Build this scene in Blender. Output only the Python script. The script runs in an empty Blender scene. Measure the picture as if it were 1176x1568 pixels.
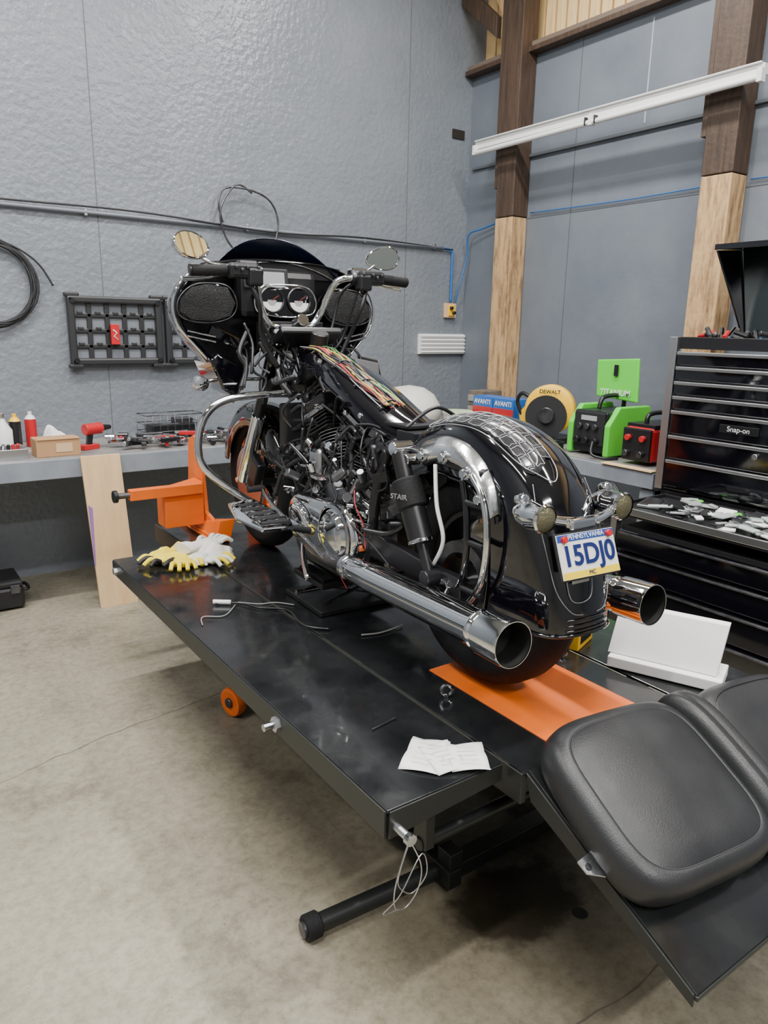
import bpy, bmesh, math, random
from mathutils import Vector, Matrix, Euler
random.seed(7)
SC=bpy.context.scene; COL=SC.collection
V=Vector
# ---------------- materials ----------------
MC={}
def mat(name,col,rough=.5,metal=0,col2=None,nscale=8,lo=.35,hi=.65,bump=0,bscale=60,coat=0,emit=0,rvar=0,stretch=None,spec=.5):
    if name in MC: return MC[name]
    m=bpy.data.materials.new(name); m.use_nodes=True; nt=m.node_tree; N=nt.nodes; K=nt.links
    b=N["Principled BSDF"]; c=(*col,1)
    b.inputs["Base Color"].default_value=c; b.inputs["Roughness"].default_value=rough; b.inputs["Metallic"].default_value=metal
    b.inputs["Coat Weight"].default_value=coat; b.inputs["Coat Roughness"].default_value=.05
    b.inputs["Specular IOR Level"].default_value=spec
    if emit: b.inputs["Emission Color"].default_value=c; b.inputs["Emission Strength"].default_value=emit
    tc=N.new("ShaderNodeTexCoord"); mp=N.new("ShaderNodeMapping"); K.new(tc.outputs["Object"],mp.inputs["Vector"])
    if stretch: mp.inputs["Scale"].default_value=stretch
    if col2 is not None:
        n=N.new("ShaderNodeTexNoise"); n.inputs["Scale"].default_value=nscale; n.inputs["Detail"].default_value=8; n.inputs["Roughness"].default_value=.62
        K.new(mp.outputs[0],n.inputs["Vector"])
        r=N.new("ShaderNodeValToRGB"); r.color_ramp.elements[0].position=lo; r.color_ramp.elements[1].position=hi
        r.color_ramp.elements[0].color=c; r.color_ramp.elements[1].color=(*col2,1)
        K.new(n.outputs["Fac"],r.inputs[0]); K.new(r.outputs[0],b.inputs["Base Color"])
    if rvar:
        n2=N.new("ShaderNodeTexNoise"); n2.inputs["Scale"].default_value=nscale*1.7; n2.inputs["Detail"].default_value=6
        K.new(mp.outputs[0],n2.inputs["Vector"])
        mr=N.new("ShaderNodeMapRange"); mr.inputs[1].default_value=.35; mr.inputs[2].default_value=.65; mr.inputs[3].default_value=max(.02,rough-rvar); mr.inputs[4].default_value=rough+rvar
        K.new(n2.outputs["Fac"],mr.inputs[0]); K.new(mr.outputs[0],b.inputs["Roughness"])
    if bump:
        n3=N.new("ShaderNodeTexNoise"); n3.inputs["Scale"].default_value=bscale; n3.inputs["Detail"].default_value=4
        K.new(tc.outputs["Object"],n3.inputs["Vector"])
        bp=N.new("ShaderNodeBump"); bp.inputs["Strength"].default_value=bump; bp.inputs["Distance"].default_value=.01
        K.new(n3.outputs["Fac"],bp.inputs["Height"]); K.new(bp.outputs[0],b.inputs["Normal"])
    MC[name]=m; return m
WALL=mat("wall_paint",(.166,.188,.216),.33,0,(.200,.222,.250),3,.3,.7,.8,26,rvar=.05)
WALL2=mat("wall_paint_right",(.122,.142,.172),.5,0,(.162,.184,.212),2.2,.3,.7,.15,20,rvar=.08)
WALL3=mat("wall_paint_plain",(.22,.23,.24),.6)
SEAM=mat("wall_seam",(.10,.11,.12),.7)
DARKTIM=mat("timber_dark",(.085,.05,.03),.6,0,(.03,.018,.012),6,.3,.7,.3,30,stretch=(8,8,.6))
LTIM=mat("timber_light",(.55,.35,.17),.6,0,(.15,.08,.04),4,.44,.70,.35,30,stretch=(7,7,1.1))
LITBD=mat("timber_board_painted_light",(.95,.70,.36),.6,0,(.75,.48,.20),4,.35,.7,.2,25,stretch=(1,9,.7))  # warm skylit glow of the boards painted into their base colour
PLY=mat("plywood",(.78,.55,.31),.5,0,(.66,.43,.22),3,.35,.7,0,20,stretch=(7,7,.8))
CHR=mat("chrome",(.80,.81,.83),.05,1)
CHRS=mat("chrome_satin",(.88,.88,.89),.2,1,bump=.15,bscale=30)
CHR2=mat("chrome_worn",(.62,.63,.65),.16,1,(.45,.46,.48),14,rvar=.08)
ALU=mat("aluminium",(.6,.61,.63),.32,1)
GLB=mat("gloss_black_paint",(.003,.003,.005),.07,0,coat=1)
BLK=mat("black_plastic",(.010,.010,.012),.36)
BLK2=mat("black_matt",(.014,.014,.016),.6)
RUB=mat("rubber",(.009,.009,.010),.7,bump=.2,bscale=120,spec=.3)
STL=mat("dark_steel",(.08,.08,.09),.35,.9,(.17,.17,.18),20)
ENG=mat("engine_cast",(.13,.13,.14),.32,.9,(.26,.26,.27),18)
DECK=mat("lift_black_paint",(.007,.008,.009),.22,0,(.019,.020,.021),5,.38,.8,rvar=.12,coat=.25)
DECKS=mat("lift_black_side",(.012,.014,.013),.4)
ORG=mat("orange_paint",(.88,.17,.012),.42,0,(.80,.14,.008),5,rvar=.08)
NAVY=mat("windshield_tint",(.004,.009,.026),.12,coat=.5)
WHT=mat("white_plastic",(.78,.78,.77),.45)
PAPER=mat("paper",(.85,.85,.83),.8)
RED=mat("red_plastic",(.5,.015,.02),.35)
YEL=mat("yellow_plastic",(.9,.52,.01),.4)
GRN=mat("green_plastic",(.10,.60,.05),.4)
BLU=mat("blue_plastic",(.02,.13,.45),.4)
CARD=mat("cardboard",(.42,.24,.12),.8)
BENCH=mat("bench_paint",(.20,.225,.265),.45,0,(.26,.29,.33),6,rvar=.1)
BTOP=mat("bench_top",(.15,.15,.16),.5,0,(.28,.26,.23),7)
LEA=mat("seat_leather",(.016,.017,.019),.40,0,(.022,.023,.025),6,bump=.10,bscale=260,rvar=.05)
STI=mat("seat_stitch",(.06,.06,.065),.6)
SILV=mat("silver_graphic",(.42,.42,.44),.3,.5)
GRAPH=mat("graphic_panel",(.035,.035,.038),.18,.4,(.07,.07,.074),22,coat=.8)
MIR=mat("mirror_glass",(.60,.66,.62),.02,1)
GAU=mat("gauge_face",(.75,.75,.74),.3)
SCR=mat("screen_gray",(.35,.37,.38),.15)
WIRER=mat("wire_red",(.42,.03,.03),.4); WIREY=mat("wire_yellow",(.50,.38,.06),.4); WIREG=mat("wire_gray",(.3,.3,.3),.4); WIREN=mat("wire_green",(.05,.25,.08),.4)
GRILL=mat("speaker_mesh",(.03,.03,.032),.45,.3,bump=1.0,bscale=220)
CLEAR=mat("clear_bag",(.45,.5,.48),.2)
def concrete():
    m=bpy.data.materials.new("concrete_floor"); m.use_nodes=True; nt=m.node_tree; N=nt.nodes; K=nt.links; b=N["Principled BSDF"]
    tc=N.new("ShaderNodeTexCoord")
    def noise(s,d=8,r=.6):
        n=N.new("ShaderNodeTexNoise"); n.inputs["Scale"].default_value=s; n.inputs["Detail"].default_value=d; n.inputs["Roughness"].default_value=r; K.new(tc.outputs["Object"],n.inputs["Vector"]); return n
    def ramp(src,a,ca,bb,cb):
        r=N.new("ShaderNodeValToRGB"); r.color_ramp.elements[0].position=a; r.color_ramp.elements[1].position=bb; r.color_ramp.elements[0].color=(*ca,1); r.color_ramp.elements[1].color=(*cb,1); K.new(src,r.inputs[0]); return r
    def mul(a,bb,f=1):
        mx=N.new("ShaderNodeMixRGB"); mx.blend_type='MULTIPLY'; mx.inputs[0].default_value=f; K.new(a.outputs[0],mx.inputs[1]); K.new(bb.outputs[0],mx.inputs[2]); return mx
    base=ramp(noise(1.1,10,.65).outputs["Fac"],.32,(.355,.325,.248),.68,(.240,.220,.168))
    c=mul(base,ramp(noise(30,12,.8).outputs["Fac"],.36,(.66,.64,.60),.56,(1,1,1)))
    c=mul(c,ramp(noise(2.2,8,.75).outputs["Fac"],.52,(1,1,1),.68,(.58,.56,.53)),.85)
    c=mul(c,ramp(noise(60,4,.6).outputs["Fac"],.66,(1,1,1),.72,(.5,.48,.45)),.8)
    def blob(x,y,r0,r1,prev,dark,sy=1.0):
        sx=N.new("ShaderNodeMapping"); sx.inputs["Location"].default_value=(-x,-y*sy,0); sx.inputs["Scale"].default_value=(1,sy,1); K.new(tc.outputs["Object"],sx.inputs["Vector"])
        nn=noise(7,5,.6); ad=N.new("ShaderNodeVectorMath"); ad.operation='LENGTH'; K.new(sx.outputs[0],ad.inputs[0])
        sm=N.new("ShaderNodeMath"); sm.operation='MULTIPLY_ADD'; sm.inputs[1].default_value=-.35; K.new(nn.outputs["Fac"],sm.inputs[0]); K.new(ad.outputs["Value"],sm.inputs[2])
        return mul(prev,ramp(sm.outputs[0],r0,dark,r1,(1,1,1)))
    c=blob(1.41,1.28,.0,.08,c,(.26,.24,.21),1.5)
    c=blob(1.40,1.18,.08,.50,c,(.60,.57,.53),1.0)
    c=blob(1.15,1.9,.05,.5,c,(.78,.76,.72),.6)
    K.new(c.outputs[0],b.inputs["Base Color"])
    rr=N.new("ShaderNodeMapRange"); rr.inputs[1].default_value=.3; rr.inputs[2].default_value=.7; rr.inputs[3].default_value=.30; rr.inputs[4].default_value=.6
    K.new(noise(3,6).outputs["Fac"],rr.inputs[0]); K.new(rr.outputs[0],b.inputs["Roughness"])
    bp=N.new("ShaderNodeBump"); bp.inputs["Strength"].default_value=.15; bp.inputs["Distance"].default_value=.01; K.new(noise(40,6).outputs["Fac"],bp.inputs["Height"]); K.new(bp.outputs[0],b.inputs["Normal"])
    return m
CONC=concrete()
# ---------------- builders ----------------
def G(name,loc=(0,0,0),rot=(0,0,0),par=None):
    e=bpy.data.objects.new(name,None); e.location=loc; e.rotation_euler=[math.radians(a) for a in rot]; e.empty_display_size=.1; COL.objects.link(e)
    if par: e.parent=par
    return e
def mk(name,vs,fs,m,par=None,smooth=False,bevel=0,sub=0,seg=2):
    me=bpy.data.meshes.new(name); me.from_pydata([tuple(v) for v in vs],[],fs); me.update()
    bm=bmesh.new(); bm.from_mesh(me); bmesh.ops.recalc_face_normals(bm,faces=bm.faces); bm.to_mesh(me); bm.free()
    o=bpy.data.objects.new(name,me); COL.objects.link(o)
    if m: me.materials.append(m)
    if par: o.parent=par
    if smooth:
        for p in me.polygons: p.use_smooth=True
    if bevel:
        b=o.modifiers.new("b",'BEVEL'); b.width=bevel; b.segments=seg; b.limit_method='ANGLE'; b.angle_limit=.6
    if sub:
        s=o.modifiers.new("s",'SUBSURF'); s.levels=sub; s.render_levels=sub
    return o
def box(name,c,s,m,par=None,rot=(0,0,0),bevel=.003,taper=None):
    R=Euler([math.radians(a) for a in rot]).to_matrix(); c=V(c); vs=[]
    for z in (-.5,.5):
        k=1 if z<0 or taper is None else taper
        for x,y in ((-.5,-.5),(.5,-.5),(.5,.5),(-.5,.5)):
            vs.append(c+R@V((x*s[0]*k,y*s[1]*k,z*s[2])))
    fs=[(3,2,1,0),(4,5,6,7),(0,1,5,4),(1,2,6,5),(2,3,7,6),(3,0,4,7)]
    return mk(name,vs,fs,m,par,bevel=min(bevel,min(s)*.3))
def frame(d):
    d=V(d).normalized(); a=V((0,0,1)) if abs(d.z)<.9 else V((0,1,0)); x=d.cross(a).normalized(); y=d.cross(x).normalized(); return x,y,d
def lathe(name,prof,c,ax,m,par=None,seg=32,smooth=True,sx=1,closed=False):
    x,y,d=frame(ax); c=V(c); vs=[];fs=[]; n=len(prof)
    for i in range(seg):
        a=2*math.pi*i/seg
        for r,h in prof: vs.append(c+x*(r*math.cos(a)*sx)+y*(r*math.sin(a))+d*h)
    for i in range(seg):
        j=(i+1)%seg
        for k in range(n if closed else n-1):
            l=(k+1)%n; fs.append((i*n+k,j*n+k,j*n+l,i*n+l))
    o=mk(name,vs,fs,m,par)
    me=o.data; bm=bmesh.new(); bm.from_mesh(me); bmesh.ops.remove_doubles(bm,verts=bm.verts,dist=1e-5); bmesh.ops.recalc_face_normals(bm,faces=bm.faces); bm.to_mesh(me); bm.free()
    if smooth:
        for p in me.polygons: p.use_smooth=True
        try: me.set_sharp_from_angle(angle=.7)
        except Exception: pass
    return o
def cyl(name,p1,p2,r,m,par=None,r2=None,seg=24,ch=None):
    p1=V(p1);p2=V(p2);L=(p2-p1).length; r2=r if r2 is None else r2; ch=min(r,r2,L)*.12 if ch is None else ch
    return lathe(name,[(0,0),(r-ch,0),(r,ch),(r2,L-ch),(r2-ch,L),(0,L)],p1,p2-p1,m,par,seg)
def cr(pts,n,cyc=False):
    P=[V(p) for p in pts]; out=[]; L=len(P)
    for i in range(L if cyc else L-1):
        if cyc: a,b,c,d=P[(i-1)%L],P[i],P[(i+1)%L],P[(i+2)%L]
        else: a,b,c,d=P[max(i-1,0)],P[i],P[i+1],P[min(i+2,L-1)]
        for k in range(n):
            t=k/n; out.append(.5*((2*b)+(c-a)*t+(2*a-5*b+4*c-d)*t*t+(3*b-a-3*c+d)*t**3))
    if not cyc: out.append(P[-1])
    return out
def tube(name,pts,r,m,par=None,n=8,seg=10,cyc=False,r2=None,straight=False):
    P=[V(p) for p in pts] if straight else cr(pts,n,cyc); vs=[];fs=[]; L=len(P); up=None
    for i,p in enumerate(P):
        a=P[(i-1)%L] if (i>0 or cyc) else p; b=P[(i+1)%L] if (i<L-1 or cyc) else p
        t=(b-a).normalized() if (b-a).length>1e-9 else V((0,0,1))
        if up is None: x,y,_=frame(t)
        else:
            x=(up-t*up.dot(t)); x=x.normalized() if x.length>1e-6 else frame(t)[0]; y=t.cross(x)
        up=x; rr=r if r2 is None else r+(r2-r)*i/(L-1)
        for k in range(seg):
            an=2*math.pi*k/seg; vs.append(p+x*rr*math.cos(an)+y*rr*math.sin(an))
    for i in range(L if cyc else L-1):
        j=(i+1)%L
        for k in range(seg):
            l=(k+1)%seg; fs.append((i*seg+k,i*seg+l,j*seg+l,j*seg+k))
    if not cyc: fs.append(tuple(range(seg))[::-1]); fs.append(tuple((L-1)*seg+k for k in range(seg)))
    return mk(name,vs,fs,m,par,smooth=True)
def loft(name,secs,m,par=None,caps=(True,True),smooth=True,sub=0,bevel=0):
    n=len(secs[0]); vs=[p for s in secs for p in s]; fs=[]
    for i in range(len(secs)-1):
        for k in range(n): l=(k+1)%n; fs.append((i*n+k,i*n+l,(i+1)*n+l,(i+1)*n+k))
    if caps[0]: fs.append(tuple(range(n))[::-1])
    if caps[1]: fs.append(tuple((len(secs)-1)*n+k for k in range(n)))
    o=mk(name,vs,fs,m,par,smooth=smooth,sub=sub,bevel=bevel)
    if smooth:
        try:o.data.set_sharp_from_angle(angle=.9)
        except Exception: pass
    return o
def prism(name,poly,d,m,par=None,bevel=.003):
    d=V(d); A=[V(p) for p in poly]; n=len(A); vs=A+[p+d for p in A]
    fs=[tuple(range(n)),tuple(range(2*n-1,n-1,-1))]+[(k,(k+1)%n,n+(k+1)%n,n+k) for k in range(n)]
    return mk(name,vs,fs,m,par,bevel=bevel)
def text(name,s,loc,rot,size,m,par=None,ex=.0006,bold=0):
    c=bpy.data.curves.new(name,'FONT'); c.body=s; c.size=size; c.extrude=ex; c.align_x='CENTER'; c.align_y='CENTER'; c.offset=bold
    o=bpy.data.objects.new(name,c); COL.objects.link(o); o.location=loc; o.rotation_euler=[math.radians(a) for a in rot]
    c.materials.append(m)
    if par:o.parent=par
    return o
def sheet(name,rows,m,par=None,thick=.002,smooth=True,sub=0):
    nr=len(rows);nc=len(rows[0]); vs=[p for r in rows for p in r]; fs=[(i*nc+k,i*nc+k+1,(i+1)*nc+k+1,(i+1)*nc+k) for i in range(nr-1) for k in range(nc-1)]
    o=mk(name,vs,fs,m,par,smooth=smooth)
    s=o.modifiers.new("t",'SOLIDIFY'); s.thickness=thick
    if sub: q=o.modifiers.new("s",'SUBSURF'); q.levels=sub; q.render_levels=sub
    return o
# ---------------- camera ----------------
p=math.radians(14.04); th=.0194; az=math.radians(54.7)
fh=V((math.cos(az),math.sin(az),0)); R=V((math.sin(az),-math.cos(az),0))
Fw=fh*math.cos(p)-V((0,0,1))*math.sin(p); U=fh*math.sin(p)+V((0,0,1))*math.cos(p)
cr_=(R+U*th).normalized(); cu=(U-R*th).normalized()
M=Matrix((( cr_.x,cu.x,-Fw.x,0),(cr_.y,cu.y,-Fw.y,0),(cr_.z,cu.z,-Fw.z,1.65),(0,0,0,1)))
cd=bpy.data.cameras.new("camera"); cam=bpy.data.objects.new("camera",cd); COL.objects.link(cam); cam.matrix_world=M; cd.lens=26; cd.sensor_width=36; cd.clip_start=.05; SC.camera=cam
# ---------------- room ----------------
X0,X1,Y0,Y1,H=-3.6,4.47,-3.4,5.16,4.9
box("floor",((X0+X1)/2,(Y0+Y1)/2,-.05),(X1-X0,Y1-Y0,.1),CONC,bevel=0)
box("wall_back",((X0+X1)/2,Y1+.06,H/2),(X1-X0+.3,.12,H),WALL,bevel=0)
rw=G("wall_right")
box("panel",(X1+.06,(Y0+Y1)/2,3.67/2),(.12,Y1-Y0,3.67),WALL2,rw,bevel=0)
box("upper_backing",(X1+.16,(Y0+Y1)/2,4.3),(.06,Y1-Y0,1.3),LITBD,rw,bevel=0)
box("wall_left",(X0-.06,(Y0+Y1)/2,H/2),(.12,Y1-Y0+.3,H),WALL3,bevel=0)
box("wall_front",((X0+X1)/2,Y0-.06,H/2),(X1-X0+.3,.12,H),WALL3,bevel=0)
box("ceiling",((X0+X1)/2,(Y0+Y1)/2,H+.05),(X1-X0+.5,Y1-Y0+.3,.1),mat("ceiling_paint",(.5,.5,.48),.8),bevel=0)
tb=G("timber_cladding")
y=Y0+.1
while y<Y1-.1:
    box("board",(X1+.10,y+.05,4.28),(.03,.085,1.2),LITBD,tb,bevel=.004); y+=.105
tr=G("trim_1"); 
box("ledge",(X1-.01,(Y0+Y1)/2,3.665),(.17,Y1-Y0-.02,.035),DARKTIM,tr); box("ledge_face",(X1-.05,(Y0+Y1)/2,3.70),(.03,Y1-Y0-.02,.05),mat("timber_gray",(.16,.12,.09),.7),tr)
tr2=G("trim_2")
for (y,z0,z1) in ((4.0,0,3.65),(2.05,0,3.65),(.6,0,3.65)): box("seam_v",(X1-.001,y,(z0+z1)/2),(.004,.005,z1-z0),SEAM,tr2,bevel=0)
box("seam_light",(X1-.001,3.42,3.3),(.004,.010,.62),mat("seam_light",(.35,.37,.4),.6),tr2,bevel=0)
box("seam_h",(X1-.001,1.2,2.50),(.004,7,.008),SEAM,tr2,bevel=0)
box("wall_strip",(X1-.012,2.9,2.95),(.02,4.4,.022),mat("strip_gray",(.09,.10,.11),.6),tr2)  # thin dark gray strip along the right wall
tr3=G("trim_3")
for x in (1.38,3.82,-1.06): box("seam_v",(x,Y1-.0005,H/2+.45),(.005,.003,H-.9),SEAM,tr3,bevel=0)
g=G("floor_crack")
def crack(a,b,w,amp,seed):
    rr=random.Random(seed); n=40; a=V(a);b=V(b); d=(b-a).normalized(); nn=V((-d.y,d.x,0)); L=[];Rr=[]; off=0
    for i in range(n+1):
        off=off*.8+rr.uniform(-amp,amp); c=a.lerp(b,i/n)+nn*off; ww=w*rr.uniform(.3,1.2); L.append(c+nn*ww+V((0,0,.0006))); Rr.append(c-nn*ww+V((0,0,.0006)))
    mk("crack",L+Rr,[(i,i+1,n+2+i,n+1+i) for i in range(n)],mat("crack_dark",(.10,.085,.06),.9),g)
crack((-.6,2.60,0),(1.5,3.02,0),.0022,.012,1); crack((.7,.93,0),(2.6,.84,0),.003,.012,2); crack((-3,1.0,0),(.9,.90,0),.0012,.01,3)
# posts
for (y0,y1,zm) in ((4.44,4.63,2.50),(2.65,2.85,2.56),(.85,1.05,2.56)):
    g=G("timber_post"); yc=(y0+y1)/2
    box("lower",(4.385,yc,zm/2),(.16,y1-y0,zm),LTIM,g,bevel=.006); box("upper",(4.385,yc,(zm+H)/2),(.162,y1-y0+.003,H-zm-.01),DARKTIM,g,bevel=.006)
    box("sister_board",(4.385,y1+.02,(zm+H)/2+.1),(.15,.035,H-zm-.25),DARKTIM,g,bevel=.004)
g=G("timber_brace")
prism("brace",[(4.36,4.72,3.95),(4.36,4.72,4.12),(4.36,5.1,4.85),(4.36,5.14,4.68)],(.09,0,0),LTIM,g)
prism("brace2",[(4.30,4.72,3.80),(4.30,4.72,3.95),(4.30,5.14,4.3),(4.30,5.14,4.14)],(.05,0,0),DARKTIM,g)
LAMP=mat("lamp_tube",(1,.98,.94),.5,emit=9)
def light(x,y,ln,rz,e):
    g=G("ceiling_light",(x,y,4.62),(0,0,rz))
    box("housing",(0,0,.03),(ln,.18,.06),WHT,g)
    for s in (-.05,.05): cyl("tube",(-ln/2+.04,s,-.02),(ln/2-.04,s,-.02),.016,LAMP,g,seg=12)
    for s in (-1,1): tube("hanger",[(s*ln*.4,0,.06),(s*ln*.4,0,.275)],.004,STL,g,straight=True)
    l=bpy.data.lights.new("ceiling_light_lamp",'AREA'); l.shape='RECTANGLE'; l.size=ln; l.size_y=.16; l.energy=e; l.color=(1,.98,.95)
    o=bpy.data.objects.new("lamp",l); COL.objects.link(o); o.location=(0,0,-.05); o.parent=g
light(.3,3.3,2.4,0,185); light(.3,.6,2.4,0,165); light(3.0,3.0,2.4,90,125); light(2.9,.2,2.4,90,120); light(-2.2,1.8,2.4,90,125); light(.6,-2.4,2.4,0,200)  # last lamp added behind the camera to brighten the wall under the bench
w=bpy.data.worlds.new("world"); SC.world=w; w.use_nodes=True; w.node_tree.nodes["Background"].inputs[0].default_value=(.8,.85,.9,1); w.node_tree.nodes["Background"].inputs[1].default_value=.3
# ---------------- wall fixtures ----------------
g=G("fluorescent_light_fixture")
cyl("tube_lamp",(4.2,2.50,3.0),(4.2,4.78,2.99),.018,WHT,g,seg=14); box("rail",(4.235,3.64,3.045),(.05,2.32,.055),WHT,g)
box("rail_lip",(4.20,3.64,3.075),(.02,2.30,.008),WHT,g)
for y in (2.49,4.79,3.64): box("socket",(4.205,y,3.01),(.045,.03,.07),WHT,g)
for y in (3.60,3.68): box("clip",(4.20,y,3.005),(.042,.012,.05),BLK,g)
for y in (2.75,4.53): box("mount",(4.262,y,3.05),(.04,.03,.03),STL,g)
g=G("conduit_pipe")
tube("pipe",[(-1.5,5.135,2.315),(1,5.135,2.315),(4.20,5.135,2.305)],.013,mat("conduit_gray",(.18,.20,.23),.4),g,n=3); tube("cable",[(-1.5,5.12,2.36),(.6,5.12,2.34),(1.6,5.12,2.345),(2.6,5.12,2.30),(3.4,5.125,2.325),(4.30,5.13,2.30)],.006,BLK2,g)
for x in (.2,1.3,2.4,3.4,4.1): box("clip",(x,5.14,2.315),(.02,.03,.045),ALU,g)
tube("drop",[(4.20,5.135,2.305),(4.29,5.135,2.29),(4.30,5.135,2.2),(4.30,5.135,1.87)],.010,BLU,g)
g=G("air_hose")
HB=mat("blue_hose",(.02,.12,.38),.35)
tube("hose",[(4.34,5.12,1.87),(4.36,5.1,2.0),(4.42,5.08,2.25),(4.40,5.05,2.42),(4.42,4.9,2.46),(4.43,4.7,2.50),(4.44,4.66,2.52)],.007,HB,g)
tube("hose_run",[(4.455,4.4,2.535),(4.455,3.5,2.525),(4.455,2.88,2.535)],.004,HB,g); tube("hose_run2",[(4.455,2.62,2.535),(4.455,1.1,2.53)],.004,HB,g)
g=G("outlet_box"); box("plywood_plate",(4.30,5.14,1.80),(.12,.03,.12),PLY,g); box("outlet",(4.30,5.12,1.80),(.06,.02,.09),YEL,g)
for x,y in ((4.285,1.82),(4.315,1.78)): cyl("plug",(x,5.11,y),(x,5.085,y),.014,BLK,g)
g=G("wall_vent"); box("back",(4.22,5.145,1.515),(.50,.03,.17),WHT,g)
for i in range(5): box("louvre",(4.22,5.12,1.45+i*.033),(.49,.03,.022),WHT,g,rot=(35,0,0))
g=G("knot_hole"); box("hole",(4.33,5.153,3.21),(.13,.010,.07),mat("hole_dark",(.02,.014,.01),.9),g)
g=G("cable_coil")
for i in range(9):
    ph=random.uniform(0,6); rx=.235+random.uniform(-.02,.015); rz=.25+random.uniform(-.025,.012); cx=.74+random.uniform(-.02,.02)
    tube("loop",[(cx+rx*math.cos(a+ph),5.12+.012*math.sin(3*a+i),1.86+rz*math.sin(a+ph)) for a in [k*math.pi/6 for k in range(12)]],.006,BLK2,g,n=4,seg=6,cyc=True)
tube("tail",[(.74,5.12,2.13),(.9,5.12,2.06),(1.0,5.12,1.98),(1.07,5.12,1.86)],.006,BLK2,g)
cyl("hook",(.72,5.155,2.12),(.72,5.09,2.13),.008,STL,g)
g=G("wire_loop")
tube("wire",[(2.20,5.10,2.33),(2.17,5.09,2.45),(2.22,5.09,2.55),(2.40,5.09,2.56),(2.56,5.09,2.50),(2.62,5.09,2.35),(2.55,5.09,2.15),(2.4,5.10,2.1),(2.24,5.10,2.2),(2.18,5.09,2.4),(2.3,5.09,2.58),(2.42,5.09,2.54)],.007,STL,g)
for x0 in (1.14,1.765):
    g=G("tool_storage_panel"); w_=.60; h_=.43; z0=1.375; PB=mat("panel_plastic",(.022,.023,.025),.42)
    box("back",(x0+w_/2,5.145,z0+h_/2),(w_-.05,.02,h_-.05),mat("panel_back",(.15,.165,.19),.6),g)
    for dz in (.02,h_-.02): box("rail",(x0+w_/2,5.12,z0+dz),(w_,.05,.045),PB,g,bevel=.012)
    for dx in (.02,w_-.02): box("side",(x0+dx,5.12,z0+h_/2),(.045,.05,h_),PB,g,bevel=.012)
    for i in range(1,5): box("rib_v",(x0+.02+i*(w_-.04)/5,5.13,z0+h_/2),(.032,.02,h_-.04),PB,g,bevel=.006)
    for i in range(1,4): box("rib_h",(x0+w_/2,5.13,z0+.02+i*(h_-.04)/4),(w_-.04,.02,.028),PB,g,bevel=.006)
    for i in range(5):
        for j in range(1,4): box("rib_tab",(x0+.075+i*.112,5.125,z0+.035+j*(h_-.04)/4),(.035,.02,.02),PB,g,bevel=.004)
    for dx in (.03,w_-.03):
        for dz in (.03,h_-.03): cyl("bolt",(x0+dx,5.11,z0+dz),(x0+dx,5.085,z0+dz),.018,BLK,g,seg=6)
        for dz in (-.008,h_+.008): box("ear",(x0+dx,5.12,z0+dz),(.09,.045,.03),PB,g,bevel=.01)
    if x0<1.5: box("badge",(x0+w_/2-.02,5.095,z0+h_/2-.02),(.055,.02,.13),RED,g); tube("badge_mark",[(x0+w_/2-.035,5.083,z0+h_/2+.01),(x0+w_/2-.01,5.083,z0+h_/2-.01),(x0+w_/2-.03,5.083,z0+h_/2-.03),(x0+w_/2-.005,5.083,z0+h_/2-.055)],.004,WHT,g,straight=True)
# ---------------- workbenches ----------------
g=G("workbench")
box("top",(1.845,4.80,.875),(4.88,.70,.03),BTOP,g); box("fascia",(1.56,4.435,.835),(4.3,.03,.11),BENCH,g)
box("top_right",(3.94,3.44,.875),(.69,2.0,.03),BTOP,g); box("fascia_right",(3.575,3.43,.84),(.03,1.98,.09),BENCH,g)
for x in (-.5,.42,2.1,3.4): box("leg",(x,4.50,.39),(.09,.09,.78),BENCH,g)
for y in (2.5,3.4,4.3): box("leg",(3.64,y,.39),(.09,.09,.78),BENCH,g)
box("end_panel",(3.94,2.47,.43),(.66,.03,.84),BENCH,g); box("ply_strip",(3.575,2.62,.894),(.06,.35,.008),PLY,g)
g=G("plywood_board"); prism("sheet",[(1.015,4.315,.0),(1.235,4.315,.0),(1.205,4.395,.90),(.985,4.395,.90)],(0,.018,0),PLY,g,bevel=.001)
prism("paint_mark",[(1.003,4.337,.26),(1.010,4.337,.26),(1.022,4.366,.60),(1.0,4.366,.62)],(0,-.001,0),mat("purple_mark",(.28,.14,.42),.6),g,bevel=0)
g=G("power_tool_case",(.50,4.7,0)); box("shell",(0,0,.075),(.30,.3,.13),BLK,g,bevel=.02); box("lid",(0,0,.155),(.29,.29,.035),BLK2,g,bevel=.012); box("latch",(.1,-.155,.13),(.05,.015,.05),STL,g); tube("handle",[(.15,-.06,.09),(.185,-.05,.09),(.185,.05,.09),(.15,.06,.09)],.01,BLK,g)
def on(x,y,z=.8905): return (x,y,z)
g=G("cardboard_box",on(.90,4.60)); box("carton",(0,0,.05),(.24,.16,.10),CARD,g); box("flap",(0,-.06,.103),(.23,.05,.004),CARD,g,rot=(8,0,0)); box("label",(.03,-.081,.05),(.09,.002,.05),mat("label_tan",(.6,.42,.25),.7),g)
g=G("power_drill",on(1.09,4.70),(0,0,25)); cyl("motor",(0,0,.12),(.12,0,.12),.035,RED,g); cyl("chuck",(.12,0,.12),(.19,0,.12),.022,BLK,g,r2=.014); box("grip",(.03,0,.06),(.035,.03,.11),BLK,g,rot=(0,12,0),bevel=.01); box("battery",(.02,0,.015),(.11,.07,.03),RED,g)
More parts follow.
